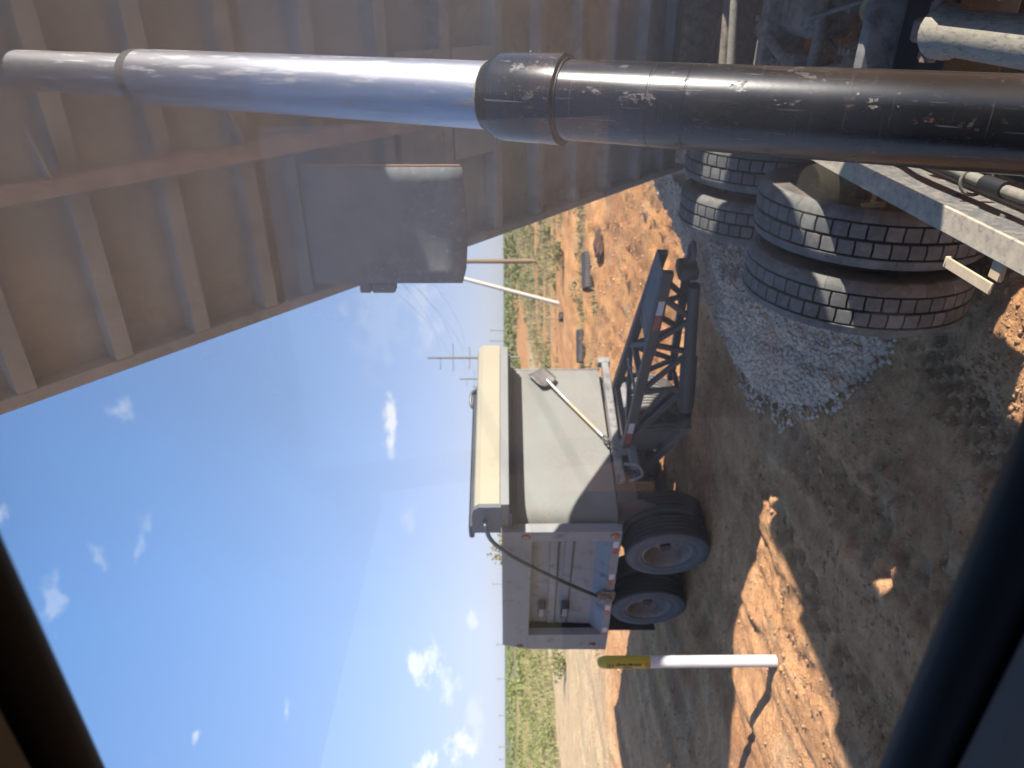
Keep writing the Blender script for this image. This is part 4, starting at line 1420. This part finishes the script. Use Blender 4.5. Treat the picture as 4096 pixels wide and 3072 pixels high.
# wheels
ptyre = rib_tyre(0.485, 0.28, 0.29)
pt_n = ptyre.build('tyre', [M['pside'], M['ptread']], None, 30)
pt_f = rib_tyre(0.485, 0.28, 0.29).build('tyre', [M['pside'], M['dtread']], None, 30)
prim = rim_mesh(0.29, 0.28, 0.85).build('wheel', [M['rimbrown'], M['black']], None)
for o in (pt_n, pt_f, prim):
    COL.objects.unlink(o)
for x0, zc in ((0.555, 0.478), (1.966, 0.490)):
    for y, flip, tm in ((-0.14, 0, pt_n), (-0.47, 1, pt_n), (-1.97, 0, pt_f), (-2.30, 1, pt_f)):
        w = prim.copy()
        w.name = 'wheel'
        COL.objects.link(w)
        w.parent = pup
        w.location = (x0, y, zc)
        w.rotation_euler = (0, random.uniform(0, 6), R(180) if flip else 0)
        ty = tm.copy()
        ty.name = 'tyre'
        COL.objects.link(ty)
        ty.parent = w
MB().box(2.62, 2.635, -0.62, -0.02, 0.30, 0.97, 0.003).build('mud_flap', M['cupbrown'] if False else simple('brown_mud_flap', (0.045, 0.032, 0.027), 0.8), pup)

# shovel hung across the front sheet
sh = empty('shovel', (PO[0], PO[1], 0), PA)
thing(sh, 'square point shovel with pale wooden handle hung blade up on the trailer front sheet', 'shovel')
o0 = Vector((-0.045, -2.13, 1.77))
o1 = Vector((-0.045, -1.19, 1.115))
dv = (o1 - o0).normalized()
nx = Vector((-1, 0, 0))
sv = dv.cross(nx).normalized()
mt = Matrix((sv, dv, nx)).transposed().to_4x4()
mt.translation = o0
b = MB(mt)
n = 7
vs, fs = [], []
for i in range(n):
    u = i / (n - 1)
    for j in range(n):
        w_ = -0.13 + 0.26 * j / (n - 1)
        yy = 0.03 - 0.30 * (1 - u)
        edge = (abs(w_) / 0.13) ** 4
        if i == n - 1:
            yy -= 0.05 * edge
        vs.append((w_ * (1.0 - 0.04 * u), yy, 0.012 + 0.03 * edge * u + 0.03 * max(0, u - .8)))
for i in range(n - 1):
    for j in range(n - 1):
        q = i * n + j
        fs.append((q, q + 1, q + n + 1, q + n))
b.add(vs, fs)
bl = b.build('blade', M['steelgrey'], sh)
so = bl.modifiers.new('thick', 'SOLIDIFY')
so.thickness = 0.006
b = MB(mt)
b.tube([(0, -0.04, 0.035), (0, 0.06, 0.03), (0, 0.40, 0.02)], [0.022, 0.021, 0.019], 12)
b.build('socket', M['alu'], sh)
MB(mt).tube([(0, 0.40, 0.02), (0, 0.96, 0.02)], 0.017, 12).build('handle', M['woodh'], sh)
b = MB(mt)
b.tube([(0, 0.94, 0.02), (0, 1.06, 0.02)], 0.020, 12)
b.build('ferrule', M['alu'], sh)
b = MB(mt)
b.tube([(-0.012, 1.06, 0.02), (-0.03, 1.10, 0.02), (-0.035, 1.18, 0.02)], 0.011, 8)
b.tube([(0.012, 1.06, 0.02), (0.03, 1.10, 0.02), (0.035, 1.18, 0.02)], 0.011, 8)
b.tube([(-0.05, 1.18, 0.02), (0.05, 1.18, 0.02)], 0.014, 8)
b.build('grip', M['black'], sh)

# ------------------------------------------------------------------ marker post
mpos = (-2.405, 6.12)
mp_ = empty('marker_post', (mpos[0], mpos[1], gz(*mpos) - 0.02))
thing(mp_, 'white utility marker post with a yellow printed cap standing in a sunlit patch of dirt', 'marker post')
b = MB(Matrix.Rotation(R(90), 4, 'X'))
r_ = 0.051
MB(Matrix.Rotation(R(90), 4, 'X')).lathe([(r_, 0), (r_, 1.12)], 28).build('post', M['whitepole'], mp_)
MB(Matrix.Rotation(R(90), 4, 'X')).lathe([(r_ + 0.002, 1.12), (r_ + 0.003, 1.122), (r_ + 0.003, 1.50), (r_ * .92, 1.535), (r_ * .7, 1.558), (r_ * .35, 1.568), (0, 1.57)], 28).build('cap', M['yellow'], mp_)


def decal(z0, z1, a0, a1):
    vs, n = [], max(2, int(abs(a1 - a0) / 0.15) + 1)
    for i in range(n + 1):
        a = a0 + (a1 - a0) * i / n
        for z in (z0, z1):
            vs.append((0.0545 * math.sin(a), -0.0545 * math.cos(a), z))
    return vs, [(2 * i, 2 * i + 2, 2 * i + 3, 2 * i + 1) for i in range(n)]


b = MB()
B_A = -0.15
for z in (1.49, 1.475, 1.445, 1.16, 1.145, 1.13):
    b.add(*decal(z - 0.003, z + 0.003, B_A - 0.75, B_A + 0.35))
zc = 1.455
# print on the decal runs down the post: a ring symbol and two lines of small lettering
for q in range(14):
    a0 = 2 * math.pi * q / 14
    z_ = zc + 0.014 * math.cos(a0)
    aa_ = B_A - 0.15 + 0.28 * math.sin(a0)
    b.add(*decal(z_ - 0.003, z_ + 0.003, aa_ - 0.06, aa_ + 0.06))
z = 1.42
while z > 1.20:
    hh = random.uniform(0.010, 0.022)
    lo_ = random.uniform(-0.05, 0.08)
    b.add(*decal(z - hh, z, B_A - 0.12 + lo_, B_A + 0.34 - random.uniform(0, 0.12)))
    z -= hh + random.uniform(0.002, 0.006)
z = 1.36
while z > 1.28:
    hh = random.uniform(0.006, 0.014)
    b.add(*decal(z - hh, z, B_A - 0.62, B_A - 0.22 - random.uniform(0, 0.12)))
    z -= hh + 0.006
b.build('printed_decal', M['ink'], mp_)

# ------------------------------------------------------------------ gravel pile
GPT = [(8.6, -1.8), (9.6, -0.4), (9.7, 1.6), (8.7, 2.9), (7.0, 3.15), (5.75, 3.25), (5.05, 3.05), (4.30, 2.50), (4.15, 1.95), (4.45, 1.55), (5.0, 1.25), (5.2, 0.3), (5.2, -1.8)]
GP = np.array([(TC * q - TS * w_, TS * q + TC * w_) for q, w_ in GPT])


def poly_sd(x, y, P):
    d = np.full(x.shape, 1e9)
    ins = np.zeros(x.shape, bool)
    n = len(P)
    for i in range(n):
        a, b_ = P[i], P[(i + 1) % n]
        e = b_ - a
        w0, w1 = x - a[0], y - a[1]
        t_ = np.clip((w0 * e[0] + w1 * e[1]) / (e @ e), 0, 1)
        d = np.minimum(d, np.hypot(w0 - t_ * e[0], w1 - t_ * e[1]))
        c1 = (a[1] > y) != (b_[1] > y)
        with np.errstate(divide='ignore', invalid='ignore'):
            xx = (b_[0] - a[0]) * (y - a[1]) / (b_[1] - a[1]) + a[0]
        ins ^= c1 & (x < xx)
    return np.where(ins, d, -d)


def pile_h(x, y):
    sd = poly_sd(x, y, GP) + 0.16 * fbm(x / 0.7, y / 0.7, 3, 60) + 0.07 * fbm(x / 0.2, y / 0.2, 2, 61)
    s, l = to_truck(x, y)
    lowz = sst(1.75, 1.45, l) * sst(6.1, 5.5, s)
    cap = 1.12 - 0.95 * lowz
    cap = np.where(l < 1.6, np.minimum(cap, np.maximum(0.1, 4.33 - 0.8365 * (np.minimum(s, 6.95) - 2.514))), cap)
    hgt = cap * (1 - np.exp(-np.maximum(sd, 0) * 0.72 / cap))
    hgt = hgt + sst(0.1, 0.5, sd) * 0.05 * fbm(x / 0.6, y / 0.6, 3, 62)
    return sd, hgt


gx = np.arange(-0.9, 6.6, 0.05)
gy = np.arange(3.6, 10.6, 0.05)
GX, GY = np.meshgrid(gx, gy)
sd, hg = pile_h(GX, GY)
base = height(GX, GY)
GZ = np.where(sd > 0, base + hg + 0.004, base - 0.06)
v = np.stack([GX, GY, GZ], -1).reshape(-1, 3)
ny, nx_ = GX.shape
i, j = np.meshgrid(np.arange(ny - 1), np.arange(nx_ - 1), indexing='ij')
keep = (sd > -0.12)
kk = keep[:-1, :-1] & keep[1:, :-1] & keep[:-1, 1:] & keep[1:, 1:]
f = np.stack([i * nx_ + j, i * nx_ + j + 1, (i + 1) * nx_ + j + 1, (i + 1) * nx_ + j], -1)[kk]
ico = bmesh.new()
bmesh.ops.create_icosphere(ico, subdivisions=1, radius=1.0)
iv = np.array([tuple(q.co) for q in ico.verts])
fi = np.array([[q.index for q in f_.verts] for f_ in ico.faces])
ico.free()


def stones(px, py, pz, size, flatten=0.75):
    n = len(px)
    ang = rng.random(n) * 6.28
    base_ = iv[None] * (1 + 0.35 * (rng.random((n, 12, 1)) - 0.5) * 2)
    sc = size[:, None, None] * np.stack([0.8 + 0.5 * rng.random(n), 0.8 + 0.5 * rng.random(n), flatten * (0.7 + 0.5 * rng.random(n))], -1)[:, None, :]
    q = base_ * sc
    # tilt
    tl = (rng.random(n) - 0.5) * 1.6
    ct, st = np.cos(tl)[:, None], np.sin(tl)[:, None]
    yy = q[..., 1] * ct - q[..., 2] * st
    zz = q[..., 1] * st + q[..., 2] * ct
    c_, s_ = np.cos(ang)[:, None], np.sin(ang)[:, None]
    xx = q[..., 0] * c_ - yy * s_
    yy = q[..., 0] * s_ + yy * c_
    vv = np.stack([xx + px[:, None], yy + py[:, None], zz + pz[:, None]], -1).reshape(-1, 3)
    ff = (fi[None] + (np.arange(n) * 12)[:, None, None]).reshape(-1, 3)
    return vv, ff


# stones: denser where the pile is close to the window
N = 90000
px = rng.uniform(-0.9, 5.0, N)
py = rng.uniform(3.8, 10.4, N)
sdp, hp = pile_h(px, py)
s_, l_ = to_truck(px, py)
prob = np.clip(1.25 - 0.085 * (py - 4.5), 0.25, 1.0) * (px < 0.50 * py + 0.3)
ok = (sdp > -0.10) & (rng.random(N) < prob) & ((sdp > 0.05) | (rng.random(N) < 0.35))
px, py, sdp, hp = px[ok], py[ok], sdp[ok], hp[ok]
px, py, sdp, hp = px[:30000], py[:30000], sdp[:30000], hp[:30000]
pz = height(px, py) + np.where(sdp > 0, hp, 0) + 0.006
size = 0.010 + 0.016 * rng.random(len(px)) ** 1.6
vv, ff = stones(px, py, pz, size)
pv = v.copy()
quads = f
tri = np.concatenate([quads[:, [0, 1, 2]], quads[:, [0, 2, 3]]])
allv = np.concatenate([pv, vv])
allf = np.concatenate([tri, ff + len(pv)])
gp = np_mesh('gravel_pile', allv, allf, M['gravel'])
gp['kind'] = 'stuff'
gp['label'] = 'pinkish grey crushed gravel heaped behind and beside the truck tyres'
gp['category'] = 'gravel'

# loose stones and clods lying on the dirt
N = 42000
a_ = rng.uniform(R(-36), R(30), N)
q_ = 3.0 + 22 * rng.random(N) ** 1.5
px, py = q_ * np.sin(a_), q_ * np.cos(a_)
ppx, ppy = to_pup(px, py)
dn = fbm(px / 0.8, py / 0.8, 3, 70)
ok = (dn > -0.35) & (rng.random(N) < 0.3 + 0.7 * sst(-0.2, 0.3, dn)) & (py < 20) & (poly_sd(px, py, GP) < -0.05)
px, py = px[ok], py[ok]
size = (0.004 + 0.014 * rng.random(len(px)) ** 5) * (1 + py / 26)
vv, ff = stones(px, py, height(px, py) + size * 0.25, size)
ls = np_mesh('loose_stones', vv, ff, M['ground'])
ca = ls.data.color_attributes.new('soil', 'FLOAT_COLOR', 'POINT')
cc = np.repeat(np.stack([0.58 + 0.10 * rng.random(len(px)), 0.345 + 0.06 * rng.random(len(px)), 0.175 + 0.05 * rng.random(len(px)), np.ones(len(px))], -1), 12, axis=0)
ca.data.foreach_set('color', cc.astype(np.float32).ravel())
ls['kind'] = 'stuff'
ls['label'] = 'small loose stones and clods scattered over the dirt'
ls['category'] = 'stones'

# ------------------------------------------------------------------ grass and scrub


def tufts(px, py, hgt, blades, spread, mat, name, label, lean=0.5):
    n = len(px) * blades
    bx = np.repeat(px, blades) + rng.normal(0, 1, n) * np.repeat(spread, blades)
    by = np.repeat(py, blades) + rng.normal(0, 1, n) * np.repeat(spread, blades)
    bz = height(bx, by) - 0.02
    hh = np.repeat(hgt, blades) * rng.uniform(0.5, 1.15, n)
    an = rng.random(n) * 6.28
    wd = hh * rng.uniform(0.05, 0.11, n) + 0.006
    le = rng.uniform(0.1, lean, n) * hh
    a2 = rng.random(n) * 6.28
    ux, uy = np.cos(an), np.sin(an)
    v0 = np.stack([bx - ux * wd, by - uy * wd, bz], -1)
    v1 = np.stack([bx + ux * wd, by + uy * wd, bz], -1)
    v2 = np.stack([bx + np.cos(a2) * le, by + np.sin(a2) * le, bz + hh], -1)
    vv = np.stack([v0, v1, v2], 1).reshape(-1, 3)
    ff = np.arange(n * 3).reshape(-1, 3)
    o = np_mesh(name, vv, ff, mat)
    o['kind'] = 'stuff'
    o['label'] = label
    o['category'] = 'grass'
    return o


N = 60000
a_ = rng.uniform(R(-32), R(24), N)
q_ = 17 + 130 * rng.random(N) ** 1.7
px, py = q_ * np.sin(a_), q_ * np.cos(a_)
road, field, mixg = region(px, py)
den = np.maximum(field, mixg * 0.85) * (0.35 + 0.65 * sst(-0.3, 0.3, fbm(px / 3, py / 2.2, 3, 80)))
ok = rng.random(N) < den
px, py = px[ok], py[ok]
tufts(px, py, rng.uniform(0.10, 0.34, len(px)) * (0.8 + 0.4 * sst(20, 60, py)), 6, np.full(len(px), 0.16), M['grass'], 'grass', 'dry yellow green grass over the field and graded strip')


def leaf_cloud(cx, cy, cz, rx, rz, n, size):
    d = rng.normal(0, 1, (n, 3))
    d /= np.linalg.norm(d, axis=1, keepdims=True)
    rad = rng.random(n) ** 0.45
    # lumpy outline
    lump = 0.75 + 0.4 * np.sin(d[:, 0] * 5 + cx * 3) * np.cos(d[:, 2] * 4 + cy * 2) * 0.6 + 0.25 * rng.random(n)
    P = d * (rad * lump)[:, None] * np.array([rx, rx, rz])
    c0 = P + np.array([cx, cy, cz])
    a = rng.normal(0, 1, (n, 3))
    a /= np.linalg.norm(a, axis=1, keepdims=True)
    b_ = np.cross(a, rng.normal(0, 1, (n, 3)))
    b_ /= np.linalg.norm(b_, axis=1, keepdims=True) + 1e-9
    sz = size * rng.uniform(0.6, 1.4, (n, 1))
    v0, v1, v2 = c0 - a * sz, c0 + a * sz, c0 + b_ * sz * 1.3
    return np.stack([v0, v1, v2], 1).reshape(-1, 3)


# far brush line along the horizon reads as one mass
parts_v = []
for i in range(380):
    a = rng.uniform(R(-33), R(26))
    q = 85 + 420 * rng.random() ** 1.3
    x, y = q * math.sin(a), q * math.cos(a)
    rd_, fd_, _ = region(np.array([x]), np.array([y]))
    if rd_[0] > 0.3:
        continue
    r2 = rng.uniform(0.9, 2.4) * (1 + q / 500)
    hz = rng.uniform(0.45, 1.05) * (1 + q / 900)
    if a < R(-12):
        hz *= 0.55
    parts_v.append(leaf_cloud(x, y, hz * 0.55, r2, hz, 110, 0.10 + q * 0.0012))
vv = np.concatenate(parts_v)
sb = np_mesh('scrub', vv, np.arange(len(vv)).reshape(-1, 3), M['scrub'])
sb['kind'] = 'stuff'
sb['label'] = 'far line of grey green brush along the flat horizon'
sb['category'] = 'brush'


wv_ = []
for i in range(900):
    a = rng.uniform(R(-33), R(22))
    q = 19 + 60 * rng.random() ** 1.4
    x, y = q * math.sin(a), q * math.cos(a)
    r_, f_, g_ = [float(w_[0]) for w_ in region(np.array([x]), np.array([y]))]
    if rng.random() > max(f_ * 0.8, g_ * 0.75) or r_ > 0.2:
        continue
    rr_ = rng.uniform(0.15, 0.55) * (1 + q / 90)
    wv_.append(leaf_cloud(x, y, gz(x, y) + rr_ * 0.32, rr_, rr_ * 0.5, 60, 0.035 + q * 0.0008))
vv = np.concatenate(wv_)
wd_ = np_mesh('weeds', vv, np.arange(len(vv)).reshape(-1, 3), M['scrub'])
wd_['kind'] = 'stuff'
wd_['label'] = 'low olive weeds clumped over the field and along the ditch'
wd_['category'] = 'weeds'


def bush(name, x, y, rx, rz, n, size, label, cat, trunk=0.0, mat='scrub', stems=4):
    e = empty(name, (x, y, gz(x, y)))
    thing(e, label, cat)
    vs = leaf_cloud(0, 0, trunk + rz * 0.75, rx, rz, n, size)
    cr = np_mesh('crown', vs, np.arange(len(vs)).reshape(-1, 3), M[mat])
    cr.parent = e
    b = MB()
    for i in range(stems):
        an = 6.28 * i / stems + 0.4
        tx, ty = math.cos(an) * rx * 0.5, math.sin(an) * rx * 0.5
        b.tube([(0, 0, -0.1), (tx * 0.25, ty * 0.25, trunk * 0.6 + 0.1), (tx * .7, ty * .7, trunk + rz * 0.5), (tx, ty, trunk + rz * 1.1)], [0.035 + 0.03 * rz, 0.03 + .02 * rz, 0.022, 0.01], 7)
    b.build('trunk', M['bark'], e)
    return e


bush('mesquite_tree', -8.3, 36.0, 1.15, 1.05, 520, 0.10, 'thin yellow green tree top showing above the grey trailer roofline', 'tree', 1.3, 'leaf', 6)
bush('shrub', -10.9, 21.8 + 6, 0.85, 0.42, 420, 0.055, 'dark leafy shrub nearest the pale road edge left of the marker post', 'shrub')
bush('shrub', -16.5, 33.5, 1.1, 0.5, 420, 0.06, 'low green shrub in the grass at the lower edge of the photo', 'shrub')
bush('shrub', -14.0, 44.0, 1.3, 0.55, 420, 0.07, 'wide dark shrub in the grass just past the trailer tail', 'shrub')
bush('shrub', 4.15, 22.4, 0.5, 0.28, 300, 0.045, 'small grey bush on the graded ground beneath the leaning white pipe', 'shrub')
bush('shrub', 7.2, 24.5, 0.9, 0.42, 420, 0.05, 'olive bush beside the ditch nearest the raised truck bed', 'shrub')
bush('shrub', 5.0, 27.2, 0.8, 0.36, 380, 0.05, 'grey green bush by the ditch between the brown pole and the black pipes', 'shrub')

# ------------------------------------------------------------------ utility poles, wires, pipes


def pole(x, y, h, r0, mat, label, group=None, arms=(), rz=0.0):
    e = empty('utility_pole', (x, y, gz(x, y) if y < 60 else 0.0), rz)
    thing(e, label, 'utility pole', group)
    MB().tube([(0, 0, -0.3), (0, 0, h)], [r0, r0 * 0.7], 12).build('pole', mat, e)
    for (z, l0, l1) in arms:
        MB().box(l0, l1, -0.05, 0.05, z - 0.05, z + 0.05, 0.01).build('crossarm', mat, e)
        b = MB()
        for q in (l0 + 0.08, l1 - 0.08):
            b.tube([(q, 0, z + 0.05), (q, 0, z + 0.19)], 0.035, 8)
        b.build('insulator', M['poleg'], e)
    return e


pole(8.35, 48.3, 13.0, 0.17, M['poleb'], 'brown wooden utility pole standing beneath the mud flap', None, [(11.6, -0.2, 1.4), (10.6, -1.2, 1.2), (8.9, -1.1, 1.1)], R(-4))
pole(3.73, 100, 13.0, 0.20, M['poleg'], 'tall grey utility pole with crossarms rising over the right end of the cream housing', 'utility poles beyond the trailer', [(11.2, -1.6, 0.1), (9.4, -1.9, 1.9), (7.1, -1.5, 1.5)], R(-4))
pole(1.27, 172, 13.0, 0.24, M['poleg'], 'shorter looking utility pole second from the right above the cream housing', 'utility poles beyond the trailer', [(11.2, -1.7, .1), (9.4, -1.9, 1.9)], R(-4))
pole(-0.9, 245, 13.0, 0.26, M['poleg'], 'faint third utility pole just over the dark rolled tarp', 'utility poles beyond the trailer', [(11.2, -1.7, .1)], R(-4))
far_poles = [(19.6, 260, 9.0, 'faint stub of a pole on the horizon right of the cream housing, upper one'), (14.5, 240, 8.5, 'faint pole on the horizon touching the end of the cream housing'),
             (-84.5, 300, 9.5, 'thin grey pole above the middle of the grey trailer top rail'), (-88, 240, 6.5, 'thin pole above the rear of the trailer top rail'),
             (-110, 265, 6.5, 'thin pole first past the trailer tail on the horizon'), (-126, 270, 6.0, 'thin pole second past the trailer tail on the horizon'),
             (-139, 272, 6.0, 'thin pole third past the trailer tail on the horizon'), (-148, 280, 6.0, 'last thin pole before the lower photo edge on the horizon')]
for (x, y, h, lb) in far_poles:
    pole(x, y, h * 0.8, 0.15, M['poleg'], lb, 'distant poles on the horizon', [(h * 0.8 - 0.6, -0.7, 0.7)], R(-10))


def wire(p0, p1, sag, label):
    pts = []
    for i in range(25):
        u = i / 24
        q = Vector(p0).lerp(Vector(p1), u)
        q.z -= sag * 4 * u * (1 - u)
        pts.append(q)
    o = MB().tube(pts, 0.009, 5, False).build('overhead_wire', M['wire'], None)
    thing(o, label, 'wire', 'overhead wires between the utility poles')


names = ['topmost', 'second', 'third', 'fourth', 'lowest']
for i, (dx, z0) in enumerate(((1.3, 11.9), (-1.0, 10.9), (1.0, 10.9), (-0.9, 9.2), (0.9, 9.2))):
    wire((8.35 + dx, 48.3, z0), (3.73 + dx * 1.2, 100, z0 - 1.4 if i else 11.5), 1.2, '%s thin wire slanting from the raised bed down to the tall grey pole' % names[i])
    wire((8.35 + dx, 48.3, z0), (16 + dx, -20, z0), 1.4, '%s thin wire hidden mostly behind the raised truck bed' % names[i])
    wire((3.73 + dx * 1.2, 100, z0 - 1.4 if i else 11.5), (1.27 + dx * 1.2, 172, z0 - 1.4 if i else 11.5), 1.3, '%s faint wire between the tall grey pole and the next pole' % names[i])

cl_ = empty('hollow_shade_lump', (3.25, 16.55, gz(3.25, 16.55)))  # dark lump added in place of a hollow's shade
thing(cl_, 'dark red lump painted in for the shade of a clay lying on orange dirt beside the half buried black pipe', 'hollow')
vv_ = iv.copy()
bm_ = bmesh.new()
bmesh.ops.create_icosphere(bm_, subdivisions=3, radius=1.0)
for q in bm_.verts:
    c_ = q.co
    f_ = 1 + 0.16 * math.sin(c_.x * 5 + 1) * math.cos(c_.y * 4) + 0.08 * math.sin(c_.z * 9 + c_.x * 7)
    q.co = Vector((c_.x * 0.40, c_.y * 0.26, c_.z * 0.13 + 0.05)) * f_
me_ = bpy.data.meshes.new('lump')
bm_.to_mesh(me_)
bm_.free()
me_.materials.append(M['hollow'])
lo_ = bpy.data.objects.new('lump', me_)
COL.objects.link(lo_)
lo_.parent = cl_

# leaning white pipe
a0, a1 = Vector((3.37, 30.2, -0.2)), Vector((4.95, 30.6, 5.6))
wp = MB().tube([a0, a0.lerp(a1, 0.45), a0.lerp(a1, 0.452), a0.lerp(a1, 0.465), a0.lerp(a1, .467), a1], [0.085, 0.085, 0.10, 0.10, 0.085, 0.085], 14).build('white_pipe', M['whitepvc'], None)
thing(wp, 'long white pipe leaning out of the ground beside the mud flap corner', 'pipe')
st = MB().tube([(2.75, 30.4, -0.1), (2.85, 30.5, 1.35)], 0.018, 8).build('survey_stake', M['poleb'], None)
thing(st, 'thin reddish stake standing next to the foot of the leaning white pipe', 'stake')


def culvert(x, y, dx, ln, r, label, squash=0.75):
    e = empty('drain_pipe', (x, y, gz(x, y) + r * 0.62))
    thing(e, label, 'drain pipe', 'black drain pipes on the graded dirt')
    pts, rs = [], []
    n = 26
    for i in range(n + 1):
        u = i / n
        pts.append((u * ln * math.cos(dx), u * ln * math.sin(dx), 0))
        rs.append(r * (1.0 + (0.035 if i % 2 else -0.03)))
    b = MB(Matrix.Diagonal((1, 1, squash, 1)))
    b.tube(pts, rs, 20, False)
    b.tube([pts[0], pts[-1]], r * 0.86, 20, False)
    b.build('corrugated_wall', M['culvert'], e)
    return e


culvert(0.62, 20.6, R(4), 0.95, 0.20, 'black plastic drain pipe lying on orange dirt just right of the trailer front sheet')
culvert(2.35, 17.7, R(12), 0.95, 0.22, 'short black drain pipe half buried beside the dark hole in the spoil')
culvert(2.45, 27.4, R(30), 0.32, 0.13, 'tiny black pipe stub in the grass below the stake of the white pipe')
